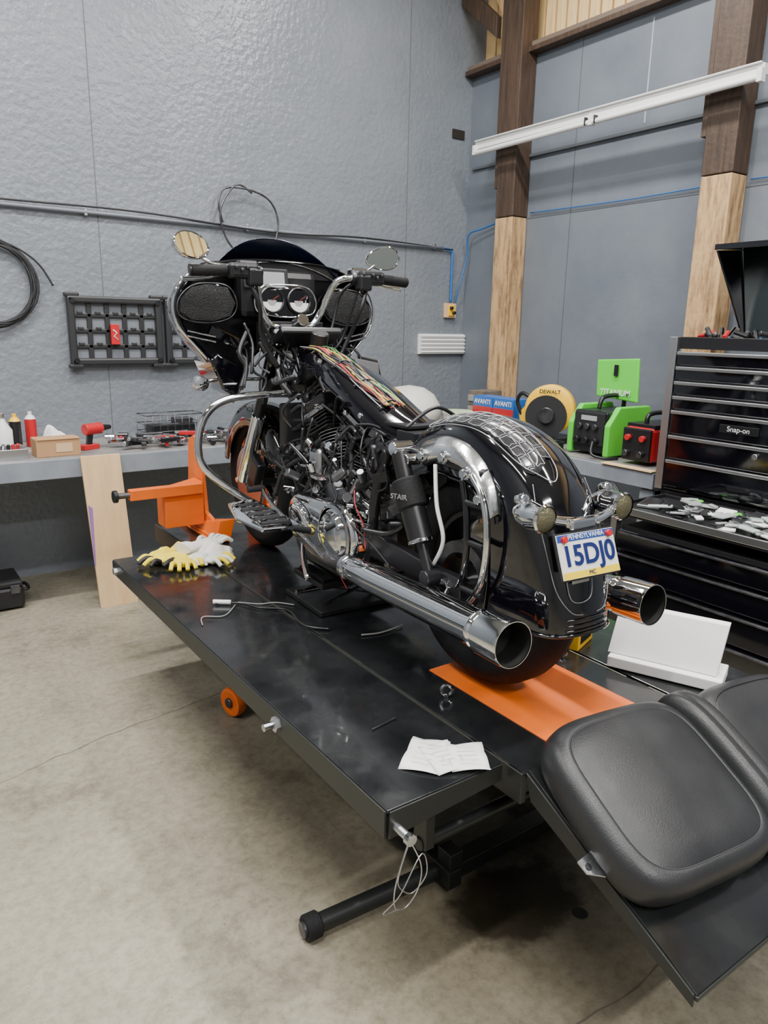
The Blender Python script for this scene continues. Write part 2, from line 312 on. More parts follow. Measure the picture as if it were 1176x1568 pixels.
for x,y,m1,m2 in ((.84,4.98,RED,WHT),(.74,4.9,BLK,YEL),(.58,5.0,WHT,BLK),(.49,5.0,ALU,GRN)):
    g=G("spray_can",on(x,y)); cyl("can",(0,0,0),(0,0,.17),.033,m1,g); lathe("dome",[(.033,.17),(.02,.19),(.012,.195),(.012,.215),(0,.215)],(0,0,0),(0,0,1),m2,g)
g=G("bottle",on(.66,4.82)); lathe("body",[(0,0),(.05,0),(.052,.01),(.052,.13),(.02,.18),(.016,.20),(0,.20)],(0,0,0),(0,0,1),WHT,g); cyl("cap",(0,0,.20),(0,0,.23),.02,ALU,g)
g=G("tape_roll",on(.52,4.78)); lathe("roll",[(.03,0),(.055,0),(.055,.05),(.03,.05)],(0,0,0),(0,0,1),GRN,g,closed=True)
g=G("parts_tray",on(.60,4.60)); box("base",(0,0,.01),(.26,.18,.02),ALU,g)
for s in (-1,1): box("lip",(s*.13,0,.03),(.008,.18,.06),ALU,g); box("lip_f",(0,s*.09,.03),(.26,.008,.06),ALU,g)
for i in range(9): cyl("socket",(-.10+.025*i,random.uniform(-.06,.06),.02),(-.10+.025*i,0,.075),.010,random.choice([CHR2,RED,BLK]),g,seg=8)
def clothrows(c,sz,amp,seed,rz=0):
    rr=random.Random(seed); n=16; rows=[]; ca,sa=math.cos(rz),math.sin(rz)
    ph=[rr.uniform(0,6) for _ in range(6)]
    for i in range(n):
        row=[]
        for j in range(n):
            u=i/(n-1)*2-1; v=j/(n-1)*2-1; r=max(abs(u),abs(v)); k=max(0,1-r**3)
            x=u*sz[0]/2*(1-.22*abs(v)+.12*math.sin(3*v+ph[0]))+rr.uniform(-1,1)*.007; y=v*sz[1]/2*(1-.2*abs(u)+.15*math.sin(4*u+ph[1]))+rr.uniform(-1,1)*.007
            h=.5+.3*math.sin(u*5+ph[2]+2*v)+.3*abs(math.sin(v*6+ph[3]+u*3))+.2*math.sin(u*9+ph[4])
            row.append(V((c[0]+x*ca-y*sa,c[1]+x*sa+y*ca,c[2]+.006+k*sz[2]*max(.1,h)+k*rr.uniform(0,1)*amp)))
        rows.append(row)
    return rows
g=G("shop_rag",on(.95,4.84)); sheet("cloth",clothrows((0,0,0),(.22,.16,.11),.03,3),PAPER,g,thick=.003,sub=1)
g=G("hand_tool_pile",on(1.52,4.66,.892))
for i in range(80):
    x=random.uniform(-.28,.85); y=random.uniform(-.14,.12); a=random.uniform(0,3.14); L=random.uniform(.05,.13); z=random.uniform(.02,.07)
    mm=random.choice([CHR2,STL,BLK,BLK,RED,ALU,STL,WIREG,CHR2])
    if i%3==0: box("socket_rail",(x,y,z),(L*1.4,.03,.024),mm,g,rot=(0,0,math.degrees(a)))
    else: cyl("tool",(x-L/2*math.cos(a),y-L/2*math.sin(a),z),(x+L/2*math.cos(a),y+L/2*math.sin(a),z),random.uniform(.006,.016),mm,g,seg=8)
g=G("wire_basket",on(1.72,4.98))
for k in range(9):
    tube("wire",[(-.2+.05*k,-.09,.16),(-.2+.05*k,-.09,.01),(-.2+.05*k,.09,.01),(-.2+.05*k,.09,.16)],.003,STL,g,straight=True,seg=5)
for z in (.01,.05,.1,.16): tube("hoop",[(-.2,-.09,z),(.2,-.09,z),(.2,.09,z),(-.2,.09,z)],.003,STL,g,straight=True,cyc=True,seg=5)
box("stored_box",(.0,0,.05),(.3,.12,.08),BLK,g); box("stored_box2",(.08,0,.11),(.12,.10,.04),STL,g)
# right bench items
g=G("welder",on(3.90,3.03),(0,0,90))
box("body",(0,0,.15),(.26,.38,.26),BLK,g,bevel=.012)
for s in (-.15,.15): prism("side_cheek",[(s*.95-.02,-.20,.01),(s*.95-.02,.21,.01),(s*.95-.02,.21,.20),(s*.95-.02,.12,.31),(s*.95-.02,-.17,.31),(s*.95-.02,-.20,.26)],(.04,0,0),GRN,g,bevel=.008)
box("front",(0,.195,.17),(.23,.02,.2),BLK2,g); box("display",(0,.207,.235),(.12,.004,.03),SCR,g)
for x,z in ((-.06,.185),(.06,.185),(0,.185)): cyl("knob",(x,.205,z),(x,.23,z),.018,STL,g)
for x in (-.07,0,.07): cyl("socket",(x,.205,.10),(x,.24,.10),.02,BLK,g)
tube("handle",[(-.0,-.12,.29),(0,-.1,.36),(0,.08,.36),(0,.12,.29)],.014,BLK,g)
prism("open_lid",[(-.15,-.05,.33),(.17,-.05,.35),(.20,-.07,.58),(-.12,-.07,.60)],(0,-.02,0),GRN,g,bevel=.008); text("lid_mark","TITANIUM",(.02,-.045,.38),(90,0,180),.05,WHT,g,bold=.001); box("lid_hole",(.03,-.052,.52),(.03,.01,.07),BLK,g)
tube("weld_cable",[(-.07,.24,.10),(-.10,.28,.03),(-.18,.26,.012),(-.22,.18,.012)],.009,BLK,g)
g=G("welder",on(3.86,2.66),(0,0,90))
box("body",(0,0,.12),(.20,.34,.2),RED,g,bevel=.02); box("front",(0,.175,.12),(.19,.02,.19),BLK,g,bevel=.01); box("cap",(0,0,.225),(.19,.3,.03),BLK,g); tube("handle",[(0,-.1,.22),(0,-.08,.29),(0,.08,.29),(0,.1,.22)],.014,BLK,g)
for x,z in ((-.05,.16),(.05,.16)): cyl("knob",(x,.185,z),(x,.21,z),.018,RED,g)
for x in (-.05,.05): cyl("socket",(x,.185,.07),(x,.22,.07),.018,STL,g)
g=G("chop_saw",on(3.92,3.62))
box("base",(0,0,.02),(.36,.40,.04),BLK,g); box("fence",(-.05,.14,.055),(.05,.10,.06),STL,g)
AX=(-1,-.55,.0)
lathe("blade_guard",[(0,-.045),(.15,-.045),(.172,-.03),(.172,.03),(.15,.045),(0,.045)],(0,-.06,.225),AX,YEL,g,seg=40)
lathe("abrasive_wheel",[(0,-.005),(.145,-.005),(.145,.005),(0,.005)],(-.055,-.075,.18),AX,BLK2,g,seg=36)
cyl("hub_cap",(-.06,-.085,.19),(-.085,-.10,.19),.055,STL,g); cyl("motor",(.02,-.05,.2),(.12,.0,.2),.06,BLK,g); prism("arm",[(-.04,.0,.14),(-.04,.19,.10),(-.04,.21,.18),(-.04,.1,.28),(-.04,.0,.30)],(.09,0,0),YEL,g,bevel=.015)
tube("handle",[(-.03,.18,.17),(-.05,.21,.26),(-.05,.17,.32),(-.04,.1,.30)],.014,BLK,g); text("mark","DEWALT",(-.058,-.10,.350),(90,0,-61),.036,BLK,g,bold=.0008)
g=G("abrasive_disc_box",on(3.98,4.115))
for i in range(2): box("carton",(0,-.11+.225*i,.13),(.16,.215,.26),[BLU,BLU][i],g); box("stripe",(-.081,-.11+.225*i,.16),(.003,.215,.05),RED,g,bevel=0); text("label","AVANTI",(-.083,-.11+.225*i,.22),(90,0,-90),.05,WHT,g,bold=.001)
g=G("wooden_crate",on(4.14,4.46)); box("crate",(0,0,.14),(.22,.15,.28),mat("old_wood",(.2,.16,.13),.7,0,(.1,.08,.06),9),g)
for z in (.04,.13,.22): box("slat",(-.115,0,z),(.012,.15,.05),mat("slat_gray",(.3,.28,.25),.7),g)
g=G("stool_seat_cushion",on(3.64,4.82)); lathe("cushion",[(0,.0),(.20,.0),(.25,.04),(.262,.10),(.25,.16),(.20,.24),(.12,.29),(0,.31)],(0,0,0),(0,0,1),mat("cream_vinyl",(.72,.70,.64),.5),g,seg=40)
g=G("plastic_tub",on(3.765,4.36)); lathe("tub",[(0,0),(.09,0),(.11,.12),(.115,.12),(.115,.13),(.0,.13)],(0,0,0),(0,0,1),mat("cream",(.6,.6,.5),.5),g); cyl("lid",(0,0,.13),(0,0,.145),.118,mat("tub_lid",(.55,.65,.4),.5),g)
g=G("cable_spool",on(3.69,3.30)) 
for i in range(4): tube("wire",[(.06*math.cos(a),.06*math.sin(a),.012+.012*i) for a in [k*math.pi/5 for k in range(10)]],.007,BLK,g,n=4,seg=6,cyc=True)
# ---------------- tool chest ----------------
g=G("tool_chest")
cx,cy=3.76,1.72; W=1.30; D=.50
box("body",(cx,cy,.83+.36),(D,W,.72),GLB,g,bevel=.006)
for s in (-1,1): box("corner",(cx-D/2-.008,cy+s*(W/2-.012),1.23),(.03,.045,.80),ALU,g)
box("tray_rim_f",(cx-D/2+.01,cy,1.60),(.02,W,.06),BLK,g); box("tray_rim_b",(cx+D/2-.01,cy,1.60),(.02,W,.06),BLK,g)
for s in (-1,1): box("tray_rim_s",(cx,cy+s*W/2,1.60),(D,.02,.06),BLK,g)
zs=[1.56,1.485,1.41,1.335,1.26,1.13,1.00,.85]
for a,b in zip(zs[:-1],zs[1:]):
    box("drawer",(cx-D/2-.015,cy,(a+b)/2),(.03,W-.10,a-b-.008),GLB,g,bevel=.004); box("pull",(cx-D/2-.036,cy,a-.012),(.022,W-.11,.017),ALU,g)
box("badge",(cx-D/2-.033,cy+.22,1.195),(.006,.2,.04),BLK,g); text("badge_text","Snap-on",(cx-D/2-.038,cy+.22,1.195),(90,0,-90),.036,WHT,g)
cyl("lock",(cx-D/2-.03,cy+.12,1.08),(cx-D/2-.045,cy+.12,1.08),.014,ALU,g)
for i in range(44):
    x=cx+random.uniform(-.20,.14); y=cy+random.uniform(-.5,.58); a=random.uniform(0,3.14)
    cyl("tool",(x,y,1.60+random.uniform(0,.05)),(x+.08*math.cos(a),y+.08*math.sin(a),1.62+random.uniform(0,.06)),.012,random.choice([CHR2,YEL,BLU,RED,BLK,STL,BLK,CHR2,WIREG]),g,seg=8)
LID=mat("lid_inner",(.010,.018,.020),.3)
prism("open_lid",[(cx+.22,cy+.53,1.60),(cx+.22,cy-.62,1.60),(cx+.30,cy-.62,2.10),(cx+.30,cy+.66,2.10)],(.03,0,0),LID,g)
prism("lid_top",[(cx+.06,cy+.68,2.08),(cx+.33,cy+.68,2.10),(cx+.33,cy-.62,2.10),(cx+.06,cy-.62,2.08)],(0,0,.03),GLB,g)
prism("lid_side",[(cx+.08,cy+.67,2.08),(cx+.33,cy+.67,2.10),(cx+.25,cy+.53,1.60),(cx+.20,cy+.53,1.62)],(0,.012,0),GLB,g)
box("base_cabinet",(cx,cy,.42),(D-.02,W-.02,.80),BLK,g)
for z in (.80,.62,.42,.22): box("base_drawer_line",(cx-D/2,cy,z),(.012,W-.1,.008),STL,g)
for x in (-.18,.18):
    for s in (-.5,.5): cyl("foot",(cx+x,cy+s,0),(cx+x,cy+s,.03),.03,RUB,g)
g=G("tool_cart")
cx2,cy2=3.225,1.65; W2=1.26; D2=.44
box("top",(cx2,cy2,.785),(D2,W2,.03),BLK,g,bevel=.004)
for s in (-1,1): box("rim_l",(cx2+s*(D2/2),cy2,.80),(.012,W2,.035),ALU if s<0 else BLK,g); box("rim_s",(cx2,cy2+s*W2/2,.80),(D2,.012,.035),BLK,g)
for sx in (-1,1):
    for sy in (-1,1): box("leg",(cx2+sx*(D2/2-.02),cy2+sy*(W2/2-.02),.43),(.035,.035,.68),ALU if sy>0 and sx<0 else BLK,g); lathe("caster",[(0,-.015),(.04,-.015),(.045,0),(.04,.015),(0,.015)],(cx2+sx*(D2/2-.03),cy2+sy*(W2/2-.03),.046),(1,0,0),RUB,g)
for a,b in ((.70,.60),(.59,.47),(.46,.32),(.31,.12)):
    box("drawer",(cx2-D2/2+.01,cy2,(a+b)/2),(.03,W2-.10,a-b-.006),GLB,g); box("pull",(cx2-D2/2-.012,cy2,a-.012),(.014,W2-.14,.01),STL,g)
box("shell",(cx2+.02,cy2,.41),(D2-.06,W2-.08,.60),BLK2,g)
for i in range(105):
    x=cx2+random.uniform(-.17,.18); y=cy2+random.uniform(-.57,.46)
    box("part_bag",(x,y,.808+random.uniform(0,.03)),(random.uniform(.02,.08),random.uniform(.02,.12),.010),random.choice([PAPER,CLEAR,CLEAR,PAPER,ALU,WIREG,CHR2,BLK,CLEAR,STL] + ([GRN] if i%6==0 else [])),g,rot=(random.uniform(-10,10),random.uniform(-10,10),random.uniform(0,180)))
tt_=G("tablet_tray",(3.22,2.19,.803),(0,0,20),g); box("plate",(0,0,.007),(.2,.11,.014),ALU,tt_); box("screen",(0,0,.016),(.17,.09,.006),BLK,tt_)
g=G("air_hose_coil")
for i in range(5):
    rx=.07+random.uniform(-.01,.01)
    tube("loop",[(3.53+.012*math.cos(a)+.004*i,2.72+rx*1.6*math.cos(a),.64+rx*1.8*math.sin(a)+.01*i) for a in [k*math.pi/6 for k in range(12)]],.008,BLK,g,n=4,seg=8,cyc=True)
cyl("hook",(3.558,2.72,.78),(3.50,2.72,.79),.006,STL,g)
# ---------------- lift ----------------
g=G("motorcycle_lift"); LZ=.60
def slab(name,x0,x1,y0,y1,z1,t,m): return box(name,((x0+x1)/2,(y0+y1)/2,z1-t/2),(x1-x0,y1-y0,t),m,g,bevel=.002)
slab("centre_deck",1.215,1.86,1.10,3.85,LZ,.008,DECK)
slab("left_extension",.85,1.20,1.165,3.33,LZ,.008,DECK); slab("right_extension",1.875,2.21,1.04,3.33,LZ,.008,DECK)
def skirt(name,a,b,h0,h1,t=.006,m=DECKS):
    a=V(a);b=V(b); d=(b-a).normalized(); nrm=V((-d.y,d.x,0))*t
    return prism(name,[a,b,b-V((0,0,h1)),a-V((0,0,h0))],nrm,m,g,bevel=.001)
skirt("left_skirt",(.852,1.17,LZ-.004),(.852,3.328,LZ-.004),.07,.06)
skirt("left_front_skirt",(1.20,1.167,LZ-.004),(.855,1.167,LZ-.004),.045,.07); skirt("left_back_skirt",(.855,3.325,LZ-.004),(1.20,3.325,LZ-.004),.06,.06)
skirt("right_skirt",(2.205,3.32,LZ-.004),(2.205,1.05,LZ-.004),.07,.08); skirt("right_front",(2.205,1.045,LZ-.004),(1.88,1.045,LZ-.004),.08,.08)
for x in (1.222,1.852): box("deck_beam",(x,2.475,LZ-.05),(.02,2.74,.085),DECKS,g)
for y in (1.15,1.9,2.7,3.3,3.82): box("cross_beam",(1.535,y,LZ-.05),(.62,.04,.08),DECKS,g)
for y in (1.3,2.2,3.1): 
    box("ext_beam",(1.04,y,LZ-.04),(.33,.03,.05),DECKS,g); box("ext_beam",(2.04,y,LZ-.04),(.33,.03,.05),DECKS,g)
slab("wheel_plate",1.365,1.735,1.16,1.665,LZ+.003,.006,ORG)
for x in (1.30,1.80):
    lathe("eye_bolt",[(.016+.005*math.cos(a),.005*math.sin(a)) for a in [k*math.pi/4 for k in range(8)]],(x,1.50,LZ+.022),(.6,.8,0),CHR2,g,closed=True,seg=20); cyl("eye_stem",(x,1.50,LZ),(x,1.50,LZ+.012),.008,CHR2,g)
prism("ramp",[(1.225,1.10,.598),(1.86,1.10,.598),(1.86,.615,.353),(1.225,.615,.353)],(0,-.004,.008),DECK,g,bevel=.001)
for x in (1.22,1.862): prism("ramp_side",[(x,1.10,.598),(x,.615,.36),(x,.615,.33),(x,1.08,.53)],(.006,0,0),DECKS,g,bevel=.001)
cyl("hinge",(1.23,1.105,LZ-.012),(1.85,1.105,LZ-.012),.012,DECKS,g)
box("ramp_lip",(1.543,.617,.352),(.64,.02,.012),DECKS,g)
for x in (1.28,1.80): box("base_rail",(x,2.45,.05),(.05,2.1,.06),DECKS,g)
for y in (1.45,3.45): box("base_cross",(1.54,y,.05),(.56,.06,.05),DECKS,g)
for x,s in ((1.34,1),(1.74,1),(1.40,-1),(1.68,-1)):
    a=(x,1.6,.09) if s>0 else (x,1.6,.53); b=(x,3.1,.53) if s>0 else (x,3.1,.09)
    prism("scissor_arm",[(x,a[1],a[2]-.025),(x,a[1],a[2]+.03),(x,b[1],b[2]+.03),(x,b[1],b[2]-.025)],(.02,0,0),DECKS,g)
cyl("pivot",(1.33,2.35,.31),(1.75,2.35,.31),.018,STL,g)
cyl("stabiliser_bar",(.86,1.497,.036),(2.32,1.42,.036),.026,DECKS,g); cyl("bar_cap",(.82,1.499,.036),(.865,1.497,.036),.036,RUB,g); cyl("bar_cap_inner",(.812,1.4995,.036),(.822,1.499,.036),.022,STL,g)
for x in (1.29,1.79): box("bar_strut",(x,1.44,.09),(.05,.06,.08),DECKS,g)
cyl("lower_bar",(1.0,1.24,.40),(1.8,1.24,.40),.018,DECKS,g)
for x in (1.02,1.78): box("drop_leg",(x,1.24,.475),(.03,.05,.17),DECKS,g)
def caster(x,y):
    lathe("caster_wheel",[(0,-.02),(.045,-.02),(.05,-.022),(.062,-.02),(.066,0),(.062,.02),(.05,.022),(.045,.02),(0,.02)],(x,y,.066),(1,.25,0),ORG,g)
    cyl("caster_hub",(x-.03,y-.007,.066),(x+.03,y+.007,.066),.022,STL,g); box("caster_fork",(x+.036,y+.02,.10),(.008,.05,.12),DECKS,g); box("caster_plate",(x+.05,y,.15),(.14,.08,.01),DECKS,g)
caster(1.16,2.74); caster(1.92,2.74)
cyl("side_bolt",(.854,1.69,.565),(.830,1.69,.565),.022,ALU,g,seg=6); cyl("side_bolt_tip",(.835,1.69,.565),(.80,1.69,.565),.011,CHR2,g)
cyl("side_bolt",(.854,3.26,.565),(.830,3.26,.565),.018,ALU,g,seg=6)
cyl("pull_pin",(.872,1.165,.555),(.872,1.11,.555),.010,ALU,g); cyl("pin_tab",(.872,1.115,.555),(.872,1.10,.555),.015,CHR2,g)
tube("safety_wire",[(.872,1.105,.55),(.90,1.10,.48),(.91,1.12,.40),(.885,1.13,.355),(.845,1.12,.38),(.83,1.10,.46),(.865,1.105,.55)],.0016,ALU,g,seg=6)
tube("safety_wire2",[(.868,1.105,.55),(.84,1.10,.49),(.855,1.12,.43),(.90,1.13,.385),(.925,1.11,.44),(.90,1.10,.51),(.835,1.09,.44),(.805,1.11,.39),(.86,1.12,.37)],.0014,ALU,g,seg=6)
for s in (-1,1):
    xx=1.545+s*.16
    prism("vise_jaw",[(xx,3.40,LZ+.03),(xx,3.75,LZ+.03),(xx,3.70,LZ+.47),(xx,3.62,LZ+.50),(xx,3.55,LZ+.44),(xx,3.50,LZ+.12),(xx,3.42,LZ+.10)],(s*.02,0,0),ORG,g)
    box("vise_foot",(xx,3.58,LZ+.015),(.10,.42,.03),ORG,g)
prism("vise_cross_plate",[(1.16,3.50,LZ+.06),(1.36,3.50,LZ+.06),(1.36,3.50,LZ+.28),(1.16,3.50,LZ+.24)],(0,.12,0),ORG,g)
box("vise_arm",(1.17,3.50,LZ+.25),(.36,.05,.05),ORG,g); cyl("vise_screw",(.93,3.50,LZ+.25),(1.0,3.50,LZ+.25),.014,STL,g); cyl("vise_knob",(.915,3.50,LZ+.25),(.935,3.50,LZ+.25),.03,BLK,g)
prism("vise_ramp_foot",[(1.33,3.3,LZ+.01),(1.36,3.3,LZ+.12),(1.36,3.7,LZ+.03),(1.33,3.7,LZ+.01)],(.08,0,0),ORG,g)
# ---------------- things on lift ----------------
GW=mat("glove_white",(.78,.77,.71),.85,bump=.3,bscale=80); GY=mat("glove_yellow",(.85,.66,.04),.8)
WG=G("work_gloves",(0,0,.6015))
def glove(loc,rz,m,m2):
    g=G("glove",loc,(0,0,rz),WG)
    ring=lambda x,w,h,z:[V((x,w*math.cos(a),z+h*math.sin(a))) for a in [k*math.pi/6 for k in range(12)]]
    loft("palm",[ring(-.14,.05,.022,.024),ring(-.10,.045,.02,.024),ring(-.06,.036,.018,.022),ring(0,.05,.02,.022),ring(.05,.05,.018,.02),ring(.065,.04,.012,.02)],m,g,sub=1)
    loft("cuff",[ring(-.145,.055,.025,.027),ring(-.10,.05,.024,.026)],m2,g)
    for i,(yy,L) in enumerate(((-.036,.06),(-.012,.075),(.012,.07),(.035,.055))): tube("finger",[(.05,yy,.02),(.05+L*.5,yy*1.3,.034),(.05+L,yy*1.5,.015)],.012,m2 if i%2 else m,g,r2=.009)
    tube("thumb",[(-.01,.045,.02),(.03,.075,.026),(.06,.08,.014)],.013,m2,g,r2=.010)
glove((1.04,3.16,0),190,GY,BLK2); glove((1.09,3.08,.0),250,GY,GY); glove((1.20,3.06,.0),-60,GW,GY); glove((1.24,3.18,.035),20,GW,GW)
sheet("glove_cuff_cloth",clothrows((1.22,3.12,0),(.30,.18,.055),.02,8,.4),GW,WG,thick=.003,sub=1)
sheet("yellow_cloth",clothrows((1.09,3.22,0),(.26,.12,.05),.02,5,.2),GY,WG,thick=.003,sub=1)
g=G("receipt_paper",(0,0,.6012))
PRN=mat("print_gray",(.55,.55,.55),.8)
def sheetp(cx,cy,w,h,a,z):
    rows=[]
    for i in range(8):
        row=[]
        for j in range(8):
            u=(i/7-.5)*w; v=(j/7-.5)*h; ca,sa=math.cos(a),math.sin(a); row.append(V((cx+u*ca-v*sa,cy+u*sa+v*ca,z+.007*abs(math.sin(j*.8+i*.35)))))
        rows.append(row)
    sheet("sheet",rows,PAPER,g,thick=.0006)
    for k in range(5):
        v=(k/4-.5)*h*.6; ca,sa=math.cos(a),math.sin(a); box("print_line",(cx-v*sa,cy+v*ca,z+.0085),(w*.5,.0014,.0005),PRN,g,rot=(0,0,math.degrees(a)),bevel=0)
sheetp(1.055,1.29,.10,.15,-.9,.0); sheetp(1.085,1.255,.085,.13,-.25,.002); sheetp(1.135,1.22,.095,.12,-.55,.004)
g=G("white_carton")
dv=V((.13,-.30,0)); ah=dv.normalized(); nv=V((ah.y*-1,ah.x,0)); a=V((1.885,1.39,.6045))
ang=math.degrees(math.atan2(ah.y,ah.x))
box("tray",tuple(a+dv*.55-nv*.0+V((.04,.02,.018))),(.34,.15,.035),PAPER,g,rot=(0,0,ang))
prism("open_lid",[a+V((0,0,.037)),a+dv+V((0,0,.037)),a+dv*1.04+nv*.06+V((0,0,.185)),a+dv*.04+nv*.06+V((0,0,.185))],nv*.035,PAPER,g,bevel=.002)
g=G("yellow_parts_box",(1.92,1.57,.601),(0,0,20)); box("box",(0,0,.04),(.14,.10,.08),YEL,g); box("label",(-.0,-.051,.04),(.1,.002,.04),BLK,g); box("lid_seam",(0,0,.081),(.13,.004,.002),CARD,g)
g=G("loose_cable",(0,0,.0015))
tube("cable",[(1.02,2.55,.606),(1.10,2.50,.606),(1.14,2.42,.606),(1.22,2.34,.606),(1.20,2.18,.606),(1.26,2.10,.606)],.004,BLK,g); tube("connector",[(1.015,2.56,.61),(1.07,2.52,.61)],.009,WHT,g)
tube("cable2",[(1.08,2.50,.604),(1.0,2.42,.604),(.93,2.45,.604),(.90,2.38,.604)],.002,WIREG,g); tube("cable5",[(1.10,2.52,.604),(1.16,2.46,.604),(1.22,2.44,.604),(1.27,2.38,.604)],.002,WIREG,g)
g=G("loose_cable",(0,0,.0015)); tube("cable3",[(1.33,2.0,.604),(1.40,1.98,.604),(1.5,1.99,.606)],.003,WIREG,g)
g=G("drill_bit",(1.05,1.47,.605),(0,0,10)); cyl("shank",(-.04,0,0),(.04,0,0),.002,STL,g); cyl("tip",(.04,0,0),(.05,0,0),.0028,STL,g)
for x,y in ((1.534,1.137),(.32,1.42)):
    g=G("floor_drain",(x,y,0)); lathe("ring",[(0,.0005),(.018,.0005),(.022,.002),(.024,.0)],(0,0,0),(0,0,1),mat("drain_dark",(.02,.02,.02),.8),g,seg=16)
# ---------------- motorcycle ----------------
B=G("motorcycle",(1.495,1.545,.604),(0,0,-2))
def wheel(yc,R,w,rimR,tag):
    hw=w/2
    lathe(tag+"_tyre",[(rimR,-hw*.62),(rimR+.01,-hw*.8),(rimR+(R-rimR)*.5,-hw),(R-.035,-hw*.92),(R-.01,-hw*.6),(R,-hw*.25),(R,hw*.25),(R-.01,hw*.6),(R-.035,hw*.92),(rimR+(R-rimR)*.5,hw),(rimR+.01,hw*.8),(rimR,hw*.62)],(0,yc,R),(1,0,0),RUB,B,seg=56,closed=True)
    lathe(tag+"_rim",[(rimR+.004,-hw*.66),(rimR-.012,-hw*.66),(rimR-.02,-hw*.4),(rimR-.03,0),(rimR-.02,hw*.4),(rimR-.012,hw*.66),(rimR+.004,hw*.66)],(0,yc,R),(1,0,0),BLK if tag=="rear" else CHR2,B,seg=56,closed=True)
    for i in range(5):
        a=2*math.pi*i/5+.3
        for da in (-.12,.12):
            tube(tag+"_spoke",[(0,yc+.05*math.cos(a),R+.05*math.sin(a)),(0,yc+(rimR-.02)*math.cos(a+da),R+(rimR-.02)*math.sin(a+da))],.013,BLK if tag=="rear" else CHR2,B,straight=True)
    cyl(tag+"_hub",(-.08,yc,R),(.08,yc,R),.055,BLK,B); cyl(tag+"_axle",(-.15,yc,R),(.15,yc,R),.014,CHR,B)
    for s in ((-1,1) if tag=="front" else (1,)):
        lathe(tag+"_disc",[(.06,-.003),(.15,-.003),(.15,.003),(.06,.003)],(s*.085,yc,R),(1,0,0),ALU,B,seg=40,closed=True)
wheel(0,.322,.18,.205,"rear"); wheel(1.64,.335,.13,.235,"front")
lathe("belt_pulley",[(.09,-.014),(.125,-.014),(.12,0),(.125,.014),(.09,.014)],(-.105,0,.322),(1,0,0),STL,B,closed=True,seg=40)
prof=cr([(0,.36,.66),(0,.27,.745),(0,.12,.80),(0,-.03,.80),(0,-.16,.755),(0,-.265,.67),(0,-.335,.55),(0,-.375,.41),(0,-.392,.285)],5)
def fsec(i):
    P=prof[i]; a=prof[max(i-1,0)]; b=prof[min(i+1,len(prof)-1)]; t=(b-a).normalized(); n=V((0,t.z,-t.y))
    if n.dot(V((0,0,.33))-P)<0: n=-n
    return P,n
def dep(i):
    s=i/(len(prof)-1)
    return .13+.05*min(1,s/.3)+ (.10*max(0,(s-.45)/.55))
def fpt(s,tt,off=0):
    i=s*(len(prof)-1); i0=int(min(i,len(prof)-2)); fr=i-i0
    P0,n0=fsec(i0); P1,n1=fsec(i0+1); P=P0.lerp(P1,fr); n=n0.lerp(n1,fr).normalized(); D=dep(i)
    a=abs(tt); sg=1 if tt>=0 else -1
    tab=[(0,0,0),(.2,.05,.003),(.38,.09,.018),(.5,.112,.042),(.6,.122,.075),(1,.126,D)]
    for (t0,x0,d0),(t1,x1,d1) in zip(tab[:-1],tab[1:]):
        if a<=t1+1e-9:
            k=(a-t0)/(t1-t0); x=x0+(x1-x0)*k; d=d0+(d1-d0)*k; break
    k=min(1,a/.55); outn=(-n*(1-k)+V((sg,0,0))*k).normalized()
    return P+V((sg*x,0,0))+n*d+outn*off
ts=[-1,-.8,-.6,-.5,-.38,-.2,0,.2,.38,.5,.6,.8,1]
sheet("rear_fender",[[fpt(i/40,t) for t in ts] for i in range(41)],GLB,B,thick=.003,sub=1)
tube("fender_edge_trim_left",[fpt(i/20,-1) for i in range(21)],.005,GLB,B,n=2); tube("fender_edge_trim_right",[fpt(i/20,1) for i in range(21)],.005,GLB,B,n=2)
tube("fender_lip",[fpt(1,-1+i/6,.0) for i in range(13)],.005,GLB,B,n=2)
rg=random.Random(4)
sheet("graphic_panel",[[fpt(.19+.39*i/14+.02*math.sin(j*.9),-.41+.37*j/6,.0032) for j in range(7)] for i in range(15)],GRAPH,B,thick=.0008)
cols=[-.40,-.28,-.16,-.04]
for j in range(3):
    s=.20+.012*(j%2)
    while s<.56:
        ds=rg.uniform(.036,.052); jt=lambda:rg.uniform(-.004,.004)
        a0,a1=cols[j]+.014,cols[j+1]-.006
        cs=[(s+jt(),a0),(s+ds*.5,a0-.008),(s+ds-.008+jt(),a0+.006),(s+ds-.010,(a0+a1)/2),(s+ds-.006+jt(),a1),(s+ds*.4,a1+.005),(s+jt(),a1-.006)]
        tube("graphic_tile",[fpt(u,t,.0050) for u,t in cs],.0012,SILV,B,straight=True,cyc=True,seg=5); s+=ds
tube("graphic_outline",[fpt(s,a,.0045) for s,a in ((.18,-.40),(.17,-.25),(.18,-.05),(.3,-.02),(.45,-.02),(.58,-.05),(.63,-.16),(.60,-.30),(.55,-.41),(.4,-.43),(.28,-.43))],.0015,SILV,B,cyc=True,seg=5)
for sg in (-1,1): tube("pinstripe",[fpt(s,a*sg,.0025) for s,a in ((.62,.4),(.7,.46),(.8,.45),(.88,.4),(.93,.25),(.94,.1))],.0012,SILV,B,seg=5)
for k in range(3): tube("fender_rib",[fpt(.95+.016*k,t,.002) for t in (-.3,-.15,0,.15,.3)],.0022,GLB,B)
box("fender_emblem",tuple(fpt(.86,-.12,.005)),(.06,.004,.012),SILV,B); tube("emblem_outline",[fpt(.80,-.25,.004),fpt(.82,0,.004),fpt(.9,.0,.004),fpt(.9,-.25,.004)],.0013,SILV,B,cyc=True,seg=5)
pl=G("licence_plate",(-.060,-.415,.514),(-22,0,-3),B); pl.scale=(1.06,1.06,1.06)
